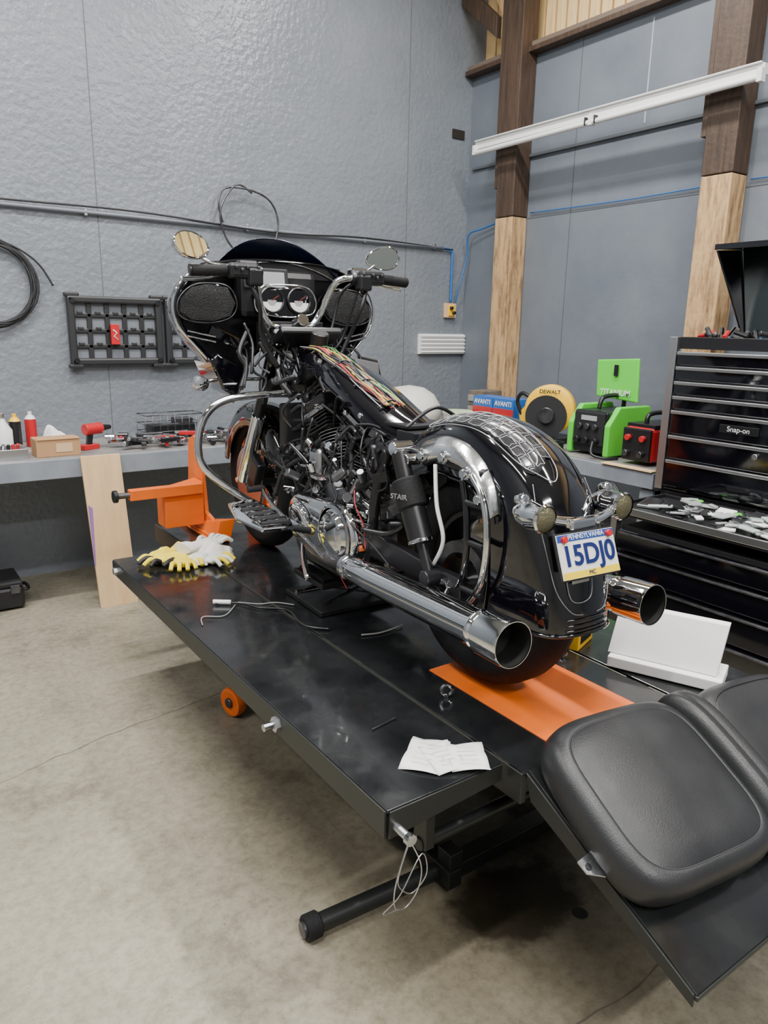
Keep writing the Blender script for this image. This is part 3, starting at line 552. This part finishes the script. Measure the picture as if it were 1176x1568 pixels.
box("plate_backing",(0,.006,0),(.185,.006,.112),BLK,pl); box("plate_white",(0,0,0),(.178,.004,.104),WHT,pl,bevel=.001)
box("plate_blue_band",(0,-.0025,.043),(.176,.001,.016),mat("plate_blue",(.02,.06,.30),.4),pl,bevel=0); box("plate_yellow_band",(0,-.0025,-.043),(.176,.001,.016),mat("plate_yellow",(.9,.65,.02),.4),pl,bevel=0)
text("plate_number","15DJ0",(0,-.0035,-.001),(90,0,0),.066,mat("plate_ink",(.01,.02,.12),.4),pl,bold=.0015); text("plate_state","PENNSYLVANIA",(0,-.0035,.043),(90,0,0),.016,WHT,pl); text("plate_mc","MC",(0,-.0035,-.043),(90,0,0),.014,MC["plate_ink"],pl)
for x in (-.07,.07): cyl("plate_bolt",(x,-.002,.04),(x,-.012,.04),.008,RED,pl)
box("plate_bracket",(-.02,-.385,.51),(.12,.03,.08),BLK,B)
tube("light_bar",[(-.15,-.33,.60),(-.10,-.355,.588),(-.02,-.372,.582),(.06,-.36,.588),(.12,-.33,.60)],.013,CHR,B); box("light_bar_centre",(-.05,-.375,.582),(.09,.025,.03),CHR,B,bevel=.01)
for s in (-1,1):
    lx=s*.142-.016
    lathe("turn_signal_bullet",[(0,.06),(.018,.055),(.032,.03),(.036,0),(.034,-.035),(.038,-.042),(.034,-.048)],(lx,-.315,.60),(0,1,0),CHR,B); lathe("turn_signal_lens",[(0,-.056),(.02,-.053),(.033,-.045)],(lx,-.315,.60),(0,1,0),mat("smoke_lens",(.16,.15,.09),.1,.5,bump=.5,bscale=200),B)
    lathe("marker_lens",[(0,.02),(.012,.016),(.018,0),(.016,-.012),(0,-.02)],(s*.155,-.27,.63),(0,1,0),CHR,B)
    arc=cr([(0,.20,.715),(0,.10,.745),(0,.0,.738),(0,-.08,.700),(0,-.135,.635),(0,-.155,.565)],4); rows=[]
    for i,q in enumerate(arc):
        t=i/(len(arc)-1); wd=.085*(1-.42*t); n=(V((0,0,.33))-q).normalized(); rows.append([q+V((s*x,0,0))+n*(wd*k) for x,k in ((.112,0),(.132,.10),(.150,.35),(.158,.65),(.154,.9),(.136,1.0))])
    sheet("fender_strut_cover",rows,CHRS,B,thick=.004,sub=1)
    for y_,z_ in ((.15,.68),(.05,.69),(-.05,.66),(-.115,.60)): cyl("strut_bolt",(s*.152,y_,z_),(s*.174,y_,z_),.013,CHR,B); cyl("strut_washer",(s*.150,y_,z_),(s*.162,y_,z_),.019,CHR2,B)
    tube("bag_rail",[(s*.155,-.07,.66),(s*.16,-.13,.60),(s*.162,-.155,.50),(s*.16,-.14,.38),(s*.155,-.09,.30),(s*.152,-.04,.27)],.010,CHR,B)
    tube("bag_rail_b",[(s*.152,-.03,.64),(s*.158,-.06,.56),(s*.160,-.07,.45),(s*.156,-.05,.35),(s*.15,0,.29)],.010,GLB,B)
    for z_ in (.33,.47,.58): cyl("rail_rung",(s*.158,-.14,z_),(s*.158,-.055,z_),.009,BLK,B)
    tube("side_hose",[(s*.15,.10,.66),(s*.17,.06,.55),(s*.165,.03,.45),(s*.16,.08,.36)],.006,WHT if s<0 else BLK,B)
    cyl("docking_grommet",(s*.14,.20,.66),(s*.19,.20,.66),.018,CHR,B)
    loft("swingarm",[[V((s*.145+dx,y,z+dz)) for dx,dz in ((-.018,-h),(.018,-h),(.018,h),(-.018,h))] for y,z,h in ((-.05,.322,.03),(.1,.325,.028),(.35,.33,.04),(.50,.345,.055))],BLK,B,smooth=False,bevel=.006)
    cyl("axle_nut",(s*.16,0,.322),(s*.185,0,.322),.022,CHR,B,seg=6)
    cyl("shock_lower",(s*.185,.06,.33),(s*.185,.12,.45),.016,BLK,B); cyl("shock_body",(s*.185,.11,.43),(s*.185,.17,.545),.038,BLK,B); cyl("shock_bellows",(s*.185,.155,.52),(s*.185,.20,.60),.046,RUB,B); cyl("shock_top",(s*.185,.195,.59),(s*.185,.235,.68),.026,BLK,B); cyl("shock_ring",(s*.185,.108,.425),(s*.185,.113,.435),.040,CHR2,B); cyl("shock_eye",(s*.15,.06,.33),(s*.21,.06,.33),.025,BLK,B); cyl("shock_eye_top",(s*.14,.24,.69),(s*.21,.24,.69),.022,CHR,B)
    if s<0: text("shock_mark","STAIR",(-.236,.160,.560),(90,0,-65),.022,WIREG,B)
    tube("frame_rear_rail",[(s*.13,-.10,.66),(s*.135,.15,.68),(s*.13,.36,.66),(s*.10,.55,.66)],.018,BLK,B)
    tube("frame_down_rail",[(s*.13,.38,.66),(s*.15,.42,.5),(s*.15,.45,.3),(s*.13,.55,.17),(s*.12,.8,.14),(s*.11,1.05,.17),(s*.07,1.12,.4),(s*.03,1.13,.78)],.018,BLK,B)
    a=V((s*.245,.46,.265)); b=V((s*.262,-.385,.305)); d=(b-a); Lm=d.length
    lathe("muffler",[(0,0),(.028,0),(.033,.02),(.042,.08),(.047,.2),(.051,Lm-.14),(.054,Lm-.13),(.0545,Lm-.12),(.051,Lm-.115),(.051,Lm-.105),(.0595,Lm-.10),(.061,Lm-.01),(.0595,Lm),(.0575,Lm),(.0565,Lm-.006)],a,d,CHR,B,seg=40)
    lathe("muffler_bore",[(.0568,Lm-.003),(.0560,Lm-.010),(.055,Lm-.075),(.03,Lm-.08),(0,Lm-.08)],a,d,mat("muffler_black",(.004,.004,.004),.7),B,seg=40)
    tube("exhaust_pipe",[a,(s*.235,.58,.25),(s*.21,.75,.24),(s*.16,.9,.25),(s*.10,1.0,.32)],.024,STL,B)
    cyl("muffler_clamp",a+d*.02,a+d*.05,.042,CHR2,B)
    tube("engine_guard",[(s*.04,1.16,.77),(s*.18,1.18,.775),(s*.36,1.20,.755),(s*.445,1.21,.69),(s*.475,1.21,.58),(s*.455,1.2,.49),(s*.36,1.17,.40),(s*.22,1.13,.30),(s*.10,1.1,.22)],.0155,CHR,B)
    prism("floorboard",[(s*.26,.74,.325),(s*.41,.76,.325),(s*.43,.95,.325),(s*.40,1.11,.345),(s*.28,1.13,.345)],(0,0,.018),CHR,B,bevel=.006)
    prism("floorboard_pad",[(s*.285,.79,.344),(s*.39,.80,.344),(s*.40,.95,.344),(s*.38,1.06,.36),(s*.30,1.08,.36)],(0,0,.006),RUB,B)
    for k in range(5): box("pad_strip",(s*.345,.82+.06*k,.353+.003*k),(.10,.016,.008),CHR,B)
    tube("floorboard_bracket",[(s*.28,.88,.325),(s*.2,.88,.29),(s*.13,.87,.22)],.014,BLK,B)
    cyl("fork_lower",(s*.115,1.64,.335),(s*.115,1.44,.66),.032,CHR,B,r2=.030); cyl("fork_tube",(s*.115,1.45,.65),(s*.115,1.22,1.02),.024,BLK,B); cyl("fork_cover",(s*.115,1.36,.79),(s*.115,1.24,.985),.031,GLB,B)
    box("brake_caliper",(s*.10,1.52,.40),(.045,.10,.12),BLK,B,rot=(30,0,0),bevel=.01)
fp=[]
for i in range(17):
    a=math.radians(10+i*9.4); r=.365
    fp.append([V((x,1.64+ (r-d)*math.cos(a),.335+(r-d)*math.sin(a))) for x,d in ((-.088,.12),(-.09,.05),(-.075,.015),(-.04,0),(0,-.004),(.04,0),(.075,.015),(.09,.05),(.088,.12))])
sheet("front_fender",fp,GLB,B,thick=.004,sub=1)
cyl("steering_head",(0,1.14,.86),(0,1.08,1.02),.035,BLK,B); tube("backbone",[(0,1.10,.92),(0,.95,.88),(0,.75,.80),(0,.5,.70),(0,.36,.68)],.036,BLK,B)
box("triple_tree_lower",(0,1.27,.80),(.30,.10,.035),BLK,B,rot=(-30,0,0),bevel=.01); box("triple_tree_upper",(0,1.20,1.0),(.28,.12,.03),BLK,B,rot=(-30,0,0),bevel=.01)
tube("neck_tube",[(0,1.1,.9),(0,1.18,.84)],.05,BLK,B,straight=True)
TR=((1.16,.915,.06),(1.02,.915,.10),(.82,.86,.12),(.62,.785,.115),(.46,.725,.10),(.38,.70,.08))
loft("harness_tray",[[V((dx*w,y,z+dz)) for dx,dz in ((-1,-.03),(-.85,.02),(-.4,.038),(0,.045),(.4,.038),(.85,.02),(1,-.03))] for y,z,w in TR],GLB,B)
def trayz(y):
    for (ya,za,_),(yb,zb,_) in zip(TR[:-1],TR[1:]):
        if yb<=y<=ya: return zb+(za-zb)*(y-yb)/(ya-yb)+.042
    return .9
WS=[WIRER,WIREY,WIREG,WIREN,BLK,BLK2,WIRER,WIREG,WIREY,BLK,BLK]
for i in range(30):
    x=random.uniform(-.075,.01); pts=[]
    for k in range(7):
        y=1.10-k*.10; pts.append((x+random.uniform(-.016,.016),y,trayz(y)+random.uniform(-.002,.012)-.3*x*x))
    tube("harness_wire",pts,random.choice([.0022,.0028,.0034]),WS[i%11],B,n=4,seg=6)
for k in range(4): 
    y=1.0-.16*k; tube("harness_tie",[(-.085,y,trayz(y)-.01),(-.035,y,trayz(y)+.014),(.02,y,trayz(y)-.002)],.003,BLK,B)
def lim(q): return (min(.12,max(-.21,q[0])),min(1.15,max(.28,q[1])),max(.25,min(q[2],trayz(min(1.1,max(.39,q[1])))-.06)))
for i in range(70):
    x0=random.uniform(-.18,-.02); y0=random.uniform(.30,1.15); z0=random.uniform(.38,.84)
    q=(x0,y0,z0); pts=[lim(q)]
    for k in range(3):
        q=lim((pts[-1][0]+random.uniform(-.06,.05),pts[-1][1]+random.uniform(-.12,.12),pts[-1][2]+random.uniform(-.12,.1))); pts.append(q)
    tube("hose",pts,random.choice([.003,.005,.009]),random.choice([BLK,BLK,RUB,BLK2,BLK,STL,BLK]),B,n=5,seg=7)
for pts in (((-.20,.62,.28),(-.22,.55,.22),(-.21,.50,.16)),((-.17,.52,.52),(-.20,.47,.47),(-.19,.43,.40),(-.20,.40,.33)),((-.15,.85,.60),(-.18,.80,.55),(-.17,.74,.50))): tube("loose_wire",pts,.0022,WIRER,B,seg=6)
for i in range(60):
    c=(random.uniform(-.15,.12),random.uniform(.30,.66),random.uniform(.42,.70)); box("electrical_part",c,(random.uniform(.02,.05),random.uniform(.02,.07),random.uniform(.02,.06)),random.choice([BLK,BLK2,BLK,STL,BLK,BLK,GLB]),B,rot=(random.uniform(-40,40),random.uniform(-20,20),random.uniform(-40,40)),bevel=.004)
box("battery_tray",(0,.46,.58),(.20,.2,.16),BLK,B); box("battery",(0,.46,.62),(.16,.15,.12),BLK2,B); box("fuse_box",(-.05,.33,.70),(.10,.10,.05),BLK,B)
box("seat_pan_bracket",(0,.40,.735),(.18,.14,.012),BLK,B); tube("seat_strap",[(-.12,.30,.74),(0,.30,.80),(.12,.30,.74)],.006,BLK,B)
loft("crankcase",[[V((x,y,z)) for y,z in ((.55,.30),(.60,.20),(.80,.17),(1.0,.20),(1.05,.32),(1.0,.46),(.88,.52),(.72,.52),(.60,.46))] for x in (-.11,.11)],ENG,B,smooth=False,bevel=.02)
box("transmission",(0,.50,.33),(.22,.22,.22),ENG,B,bevel=.03); box("oil_pan",(0,.72,.165),(.22,.5,.06),BLK,B,bevel=.015)
FIN=mat("cylinder_black",(.02,.02,.022),.35,.3)
for sgn,tag in ((1,"front"),(-1,"rear")):
    dv=V((0,math.sin(math.radians(22.5))*sgn,math.cos(math.radians(22.5)))); base=V((0,.80,.36))+dv*.12
    pr=[(0,0)]
    for k in range(15): h=.01+k*.0125; pr+=[(.066,h),(.088,h+.002),(.088,h+.005),(.066,h+.007)]
    pr+=[(0,.20)]
    lathe(tag+"_cylinder",pr,base,dv,FIN,B,seg=28,smooth=False)
    for k in range(15): 
        c=base+dv*(.013+k*.0125); lathe(tag+"_fin_edge",[(.0885,-.0012),(.0885,.0012)],c,dv,ALU,B,seg=28,smooth=False)
    for k in range(5): box(tag+"_head_fin",tuple(base+dv*(.20+.014*k)),(.20,.17,.006),FIN,B,rot=(-22.5*sgn,0,0),bevel=.001)
    box(tag+"_head",tuple(base+dv*.235),(.16,.14,.09),FIN,B,rot=(-22.5*sgn,0,0),bevel=.01)
    box(tag+"_rocker_cover",tuple(base+dv*.305),(.20,.15,.05),BLK,B,rot=(-22.5*sgn,0,0),bevel=.018); box(tag+"_rocker_base",tuple(base+dv*.272),(.21,.165,.02),CHR2,B,rot=(-22.5*sgn,0,0),bevel=.004)
    for yy in (-.05,.05): cyl(tag+"_rocker_bolt",base+dv*.30+V((-.105,yy,0)),base+dv*.30+V((-.115,yy,0)),.010,CHR,B)
    cyl(tag+"_pushrod",(.13,.80+.05*sgn,.45),tuple(V((.11,0,0))+base+dv*.24),.012,CHR,B)
    cyl(tag+"_spark_plug",tuple(base+dv*.22+V((-.09,0,0))),tuple(base+dv*.25+V((-.14,0,0))),.010,BLK,B)
oval=[]
for k in range(16):
    a=math.pi/2+math.pi*k/15; oval.append((.56+.115*math.cos(a),.335+.115*math.sin(a)))
for k in range(16):
    a=-math.pi/2+math.pi*k/15; oval.append((.86+.095*math.cos(a),.335+.095*math.sin(a)))
def ov(x,k): return [V((x,.71+(y-.71)*k,.335+(z-.335)*k)) for y,z in oval]
loft("primary_cover",[ov(-.11,1),ov(-.20,1),ov(-.215,.97),ov(-.222,.9)],CHR,B)
lathe("derby_cover",[(.085,0),(.088,.008),(.08,.018),(.05,.022),(0,.024)],(-.22,.575,.335),(-1,0,0),CHR,B); lathe("stator_cover",[(.06,0),(.062,.006),(.055,.014),(0,.018)],(-.22,.85,.335),(-1,0,0),CHR,B)
for k in range(5):
    a=2*math.pi*k/5; cyl("derby_bolt",(-.236,.575+.07*math.cos(a),.335+.07*math.sin(a)),(-.244,.575+.07*math.cos(a),.335+.07*math.sin(a)),.007,CHR2,B,seg=6)
lathe("clutch_ring",[(.10,0),(.112,.0),(.112,.02),(.10,.024)],(-.205,.575,.335),(-1,0,0),CHR2,B)
lathe("air_cleaner",[(.09,0),(.10,.01),(.10,.06),(.08,.075),(0,.08)],(.12,.80,.62),(1,0,0),CHR,B)
tube("shift_linkage",[(-.25,.58,.25),(-.26,.75,.30),(-.27,.95,.33)],.006,CHR,B); tube("heel_shifter",[(-.27,.66,.33),(-.28,.72,.40),(-.30,.74,.42)],.008,CHR,B); cyl("shifter_peg",(-.27,.66,.34),(-.34,.66,.36),.012,RUB,B); cyl("shifter_peg",(-.27,1.05,.42),(-.34,1.05,.42),.012,RUB,B); tube("toe_shifter",[(-.27,.85,.34),(-.28,.97,.38),(-.28,1.05,.42)],.007,CHR,B)
cyl("oil_filter",(0,1.06,.26),(0,1.15,.24),.038,CHR,B)
box("horn",(-.16,.80,.55),(.05,.08,.12),CHR2,B,bevel=.02); box("regulator",(0,1.12,.30),(.14,.03,.12),FIN,B)
for i in range(56):
    c=V((random.uniform(-.20,-.09),random.uniform(.45,1.10),random.uniform(.34,.64))); d=V((random.uniform(-1,1),random.uniform(-1,1),random.uniform(-1,1))).normalized()*random.uniform(.02,.06)
    cyl("engine_fitting",c,c+d,random.uniform(.006,.018),random.choice([CHR,CHR2,BLK,STL,CHR,ENG,BLK]),B,seg=12)
tube("kickstand",[(-.15,.95,.2),(-.2,.85,.17),(-.26,.7,.15)],.012,CHR,B)
for s in (-1,1):
    lathe("front_signal",[(0,.04),(.025,.03),(.032,0),(.03,-.03),(0,-.038)],(s*.40,1.38,.81),(0,1,0),CHR,B); tube("signal_stem",[(s*.40,1.38,.81),(s*.30,1.4,.82),(s*.12,1.38,.82)],.008,CHR,B)
# fairing assembly
F=G("fairing",(-.02,.10,0),(0,0,0),B)
half=[(0,1.31),(.14,1.315),(.27,1.30),(.37,1.26),(.44,1.19),(.468,1.11),(.45,1.03),(.39,.96),(.33,.90),(.28,.82),(.22,.79),(.17,.86),(.10,.95),(0,.98)]
hp=[(V((x,0,z))) for x,z in half]
def fring(y,k,cz=1.08,dz=0): 
    L=[]
    for v in hp: L.append(V((v.x*k,y,cz+(v.z-cz)*k+dz)))
    for v in hp[-2:0:-1]: L.append(V((-v.x*k,y,cz+(v.z-cz)*k+dz)))
    return L
loft("fairing_shell",[fring(1.315,.95),fring(1.30,.975),fring(1.31,1.0),fring(1.40,1.01),fring(1.52,.93),fring(1.65,.78),fring(1.78,.55,dz=-.02),fring(1.86,.28,dz=-.04),fring(1.88,.1,dz=-.05)],GLB,F,caps=(False,True),sub=1)
loft("fairing_inner",[fring(1.315,.955),fring(1.36,.93),fring(1.40,.88),fring(1.405,.5)],BLK,F,caps=(False,True))
for s in (-1,1):
    lathe("headlight",[(.0,.03),(.05,.025),(.075,0),(.08,-.03)],(s*.12,1.84,1.05),(s*.15,1,0),mat("headlight_lens",(.7,.72,.75),.05,.6),F)
    gp=[(.09,1.195),(.0,1.205),(-.07,1.19),(-.12,1.14),(-.125,1.085),(-.08,1.055),(.02,1.05),(.10,1.075),(.125,1.13)]
    def pod(y,k): return [V((s*(.325-px*k),y,1.125+(pz-1.125)*k)) for px,pz in gp]
    loft("speaker_pod",[pod(1.40,1.12),pod(1.33,1.10),pod(1.30,1.04),pod(1.298,.96)],GLB,F,sub=1)
    loft("speaker_grille",[pod(1.299,.95),pod(1.290,.91),pod(1.287,.6)],GRILL,F)
    tube("speaker_trim",pod(1.297,.99),.003,STL,F,cyc=True,n=4)
    tube("fairing_trim",[V((s*x,1.302,z)) for x,z in ((.38,1.25),(.445,1.185),(.468,1.11),(.45,1.035),(.39,.965),(.335,.905))],.006,CHR,F)
    box("glove_door",(s*.24,1.31,.985),(.18,.03,.05),GLB,F,rot=(0,s*-25,0),bevel=.01)
    for k in range(2): box("vent_slat",(s*.36,1.285,.985+.02*k),(.12,.01,.008),CHR,F,rot=(0,s*-12,0))
    loft("fairing_lower_wing",[[V((s*x,y,z)) for x,z in ((.17,.86),(.30,.93),(.33,.90),(.28,.78),(.22,.74))] for y in (1.28,1.34,1.5)],GLB,F,bevel=.01)
# handlebar
for s in (-1,1):
    ox=-.03
    tube("handlebar",[(s*.05+ox,1.27,1.03),(s*.10+ox,1.28,1.05),(s*.135+ox,1.275,1.10),(s*.160+ox,1.255,1.17),(s*.185+ox,1.225,1.225),(s*.235+ox,1.19,1.243),(s*.30,1.18,1.244)],.0145,CHR,B)
    tube("bar_end",[(s*.22,1.185,1.243),(s*.36,1.18,1.243),(s*.47,1.195,1.236)],.0155,BLK,B)
    cyl("grip",(s*.345,1.18,1.243),(s*.478,1.197,1.236),.021,RUB,B); cyl("grip_end",(s*.478,1.197,1.237),(s*.486,1.198,1.2365),.022,BLK,B)
    box("switch_housing",(s*.285,1.172,1.243),(.12,.058,.058),BLK,B,rot=(0,0,s*4),bevel=.014); box("switch_pod",(s*.245,1.158,1.222),(.06,.05,.065),BLK,B,bevel=.01); cyl("brake_clamp",(s*.205,1.19,1.238),(s*.225,1.188,1.24),.026,BLK,B); box("master_cylinder",(s*.25,1.215,1.266),(.08,.05,.038),CHR if s>0 else BLK,B,bevel=.01)
    for k in range(5): box("switch_button",(s*(.235+.022*k),1.137,1.255-.010*(k%2)),(.012,.010,.012),STL,B)
    tube("lever",[(s*.27,1.22,1.240),(s*.34,1.245,1.232),(s*.42,1.255,1.215),(s*.50,1.26,1.208)],.008,CHR,B,r2=.010)
    tube("control_cable",[(s*.26,1.22,1.24),(s*.20,1.27,1.18),(s*.16,1.27,1.05),(s*.10,1.24,.9),(s*.12,1.14,.78)],.007,BLK,B); tube("control_cable2",[(s*.27,1.17,1.22),(s*.23,1.15,1.12),(s*.20,1.2,1.0),(s*.13,1.2,.88)],.009,BLK,B); tube("control_cable3",[(s*.24,1.17,1.23),(s*.21,1.19,1.12),(s*.17,1.22,.98),(s*.05,1.2,.90)],.006,BLK,B)
for nm,c,tilt in (("left",V((-.485,1.20,1.325)),-8),("right",V((.37,1.20,1.33)),6)):
    sgn=-1 if nm=="left" else 1
    shp=[(.078*math.cos(a)*(1+.12*math.cos(a)*sgn*-1),.050*math.sin(a)*(1+.10*math.cos(a))) for a in [k*2*math.pi/28 for k in range(28)]]
    Rm=Euler((math.radians(-12 if nm=="left" else 8),math.radians(-tilt),math.radians(-sgn*14))).to_matrix()
    def ms(y,k): return [c+Rm@V((x*k,y,z*k)) for x,z in shp]
    loft(nm+"_mirror_shell",[ms(.030,.35),ms(.024,.7),ms(.012,.93),ms(-.004,1.0),ms(-.012,.98)],CHR,B,caps=(True,False))
    loft(nm+"_mirror_rim",[ms(-.012,.98),ms(-.014,.93),ms(-.010,.88)],CHR,B,caps=(False,False))
    loft(nm+"_mirror_glass",[ms(-.008,.92),ms(-.0105,.90)],MIR,B)
    tube(nm+"_mirror_stem",[c+V((-sgn*.04,.01,-.03)),c+V((-sgn*.09,.0,-.06)),V((sgn*.28,1.18,1.26))],.007,CHR,B)
rows=[]
for i in range(9):
    t=i/8; row=[]
    for j in range(17):
        q=j/8-1; w_=(.335-.03*t); x=q*w_
        zt=1.285+ (1.405-.165*abs(q)**2.2-1.285)*t; yy=1.50-.17*t-.02*math.sin(math.pi*t)-.10*q*q*(1-t*.3)
        row.append(V((x-.015,yy+.03,zt-.03*q*q*(1-t))))
    rows.append(row)
sheet("windshield",rows,NAVY,F,thick=.004,sub=1)
loft("windshield_base",[[V((x*k,1.32+dy,1.29+z)) for x,z in ((-.30,0),(-.15,.02),(0,.026),(.15,.02),(.30,0),(.28,-.05),(0,-.05),(-.28,-.05))] for k,dy in ((1,0),(1,.12))],BLK,F)
tube("windshield_trim",[(x,1.315,1.305-.9*x*x) for x in (-.28,-.18,-.06,.06,.18,.28)],.003,CHR2,F)
box("dash_centre",(-.01,1.34,1.17),(.36,.10,.20),BLK,F,bevel=.03); box("infotainment_bezel",(-.075,1.285,1.232),(.20,.02,.085),BLK2,F,rot=(-8,0,0),bevel=.008); box("infotainment_screen",(-.075,1.273,1.230),(.16,.004,.060),SCR,F,rot=(-8,0,0),bevel=.002)
D_=G("instrument_cluster",(-.005,0,0),(0,0,0),F)
loft("gauge_binnacle",[[V((x*k,y,1.135+z*k)) for x,z in ((-.135,.03),(-.10,.06),(0,.068),(.10,.06),(.135,.03),(.12,-.04),(.06,-.06),(0,-.065),(-.06,-.06),(-.12,-.04))] for y,k in ((1.33,1.05),(1.26,1.0),(1.245,.92))],GLB,D_,bevel=.006)
for x in (-.062,.062):
    lathe("gauge_bezel",[(.052,0),(.056,.012),(.051,.018),(.047,.014),(.047,0)],(x,1.252,1.145),(0,-1,.15),BLK,D_); lathe("gauge_face",[(0,.006),(.048,.006)],(x,1.252,1.145),(0,-1,.15),GAU,D_); lathe("gauge_inner",[(0,.0075),(.020,.0075)],(x,1.252,1.143),(0,-1,.15),WIREG,D_)
    tube("gauge_needle",[(x,1.243,1.146),(x+.03,1.242,1.165)],.0012,WIRER,D_,straight=True)
    for k in range(11):
        a=math.radians(-40+k*26); cyl("tick",(x+.041*math.cos(a),1.246,1.146+.041*math.sin(a)),(x+.035*math.cos(a),1.2455,1.146+.035*math.sin(a)),.0012,BLK,D_,seg=5)
tube("cluster_trim",[(-.13,1.24,1.10),(-.08,1.235,1.085),(0,1.235,1.078),(.08,1.235,1.085),(.13,1.24,1.10),(.14,1.24,1.15),(.10,1.238,1.20),(0,1.238,1.208),(-.10,1.238,1.20),(-.14,1.24,1.15)],.0035,CHR,D_,cyc=True)
cyl("ignition_switch",(-.01,1.27,1.05),(-.01,1.21,1.07),.026,CHR,B); box("riser_clamp",(-.03,1.265,1.03),(.14,.05,.04),BLK,B,bevel=.012)
box("fairing_bracket",(0,1.36,1.0),(.26,.12,.12),BLK2,B); box("radiator_box",(.0,1.22,.60),(.22,.06,.26),BLK2,B,bevel=.01)
prism("right_lower_panel",[(.30,1.28,.92),(.40,1.28,.90),(.42,1.24,.76),(.36,1.22,.70),(.33,1.24,.80)],(0,.02,0),GLB,B,bevel=.004)
prism("hanging_cover",[(.06,1.1,.94),(.26,1.05,.90),(.24,1.0,.78),(.10,1.02,.80)],(0,.02,0),BLK,B,bevel=.004)
for i in range(34):
    x=random.uniform(-.25,.28); pts=[(x,1.30,random.uniform(.95,1.06))]
    for k in range(3): pts.append((pts[-1][0]+random.uniform(-.06,.06),pts[-1][1]-random.uniform(.0,.06),pts[-1][2]-random.uniform(.02,.10)))
    tube("fairing_wire",pts,random.choice([.003,.006,.011]),random.choice([BLK,BLK2,RUB,BLK,BLK2,BLK,STL]),B,n=5,seg=6)
J=G("motorcycle_jack",(1.47,2.36,.6005),(0,0,-2))
box("base_plate",(0,0,.012),(.34,.30,.02),DECKS,J); box("top_plate",(0,0,.105),(.30,.24,.02),DECKS,J)
for s in (-1,1):
    prism("scissor",[(-.14,s*.09,.02),(-.11,s*.09,.02),(.14,s*.09,.095),(.11,s*.09,.095)],(0,.012,0),STL,J,bevel=.001); prism("scissor2",[(.14,s*.075,.02),(.11,s*.075,.02),(-.14,s*.075,.095),(-.11,s*.075,.095)],(0,.012,0),STL,J,bevel=.001)
    box("rubber_pad",(s*.11,0,.122),(.05,.2,.014),RUB,J)
cyl("jack_screw",(-.2,0,.06),(.17,0,.06),.009,CHR2,J)
# ---------------- seat ----------------
S_=G("motorcycle_seat",(1.45,.925,.523),(26.7,0,0)); S2=G("seat_body",(0,0,0),(0,0,-6),S_)
def se(cx,cy,wx,wy,z,n=3.2,N=56,zf=None):
    L=[]
    for k in range(N):
        a=2*math.pi*k/N; c,s=math.cos(a),math.sin(a); x=cx+wx/2*math.copysign(abs(c)**(2/n),c); y=cy+wy/2*math.copysign(abs(s)**(2/n),s)
        L.append(V((x,y,z+(zf(x,y) if zf else 0))))
    return L
dz=lambda x,y:-.08*max(0,-x-.02)**1.2 
pp=[(.84,.0),(.91,.003),(.965,.02),(.995,.045),(1.0,.065),(.985,.088),(.955,.101),(.91,.110),(.87,.1135),(.84,.1148),(.828,.1130),(.815,.1153),(.6,.121),(.3,.124),(.02,.125)]
loft("pillion_pad",[se(0,-.004,.485*k,.45*k,z,4.4,zf=dz) for k,z in pp],LEA,S2)
tube("pillion_stitch",se(0,-.004,.485*.828,.45*.828,.114,4.4,zf=dz),.0009,STI,S2,straight=True,cyc=True,seg=5)
pr2=[(.8,0),(.9,.004),(.97,.03),(1.0,.06),(.99,.085),(.95,.105),(.88,.12),(.83,.124),(.82,.121),(.80,.124),(.5,.11),(.25,.10),(.02,.098)]
loft("rider_pad",[se(.50,-.01,.50*k,.44*k,z,3.4) for k,z in pr2],LEA,S2)
bo=[]
for i in range(15):
    t=i/14*2-1; yy=.222*t; hh=.138-.05*abs(t)**5; xx=.262-.012*t*t
    bo.append([V((xx+px,yy,max(.01,hh+pz))) for px,pz in ((-.045,-.10),(-.048,-.03),(-.038,.0),(-.018,.010),(.0,.002),(.018,.012),(.045,.006),(.05,-.03),(.048,-.10))])
loft("bolster",bo,LEA,S2,sub=1)
loft("seat_pan",[se(.24,0,.88,.40,z,4) for z in (0,.012)],BLK,S2)
prism("seat_tongue",[(-.235,-.12,.012),(-.275,-.10,.010),(-.28,-.07,.010),(-.235,-.06,.012)],(0,0,.004),CHR2,S2,bevel=.001); cyl("seat_tongue_hole",(-.262,-.088,.0145),(-.262,-.088,.0165),.008,BLK,S2)
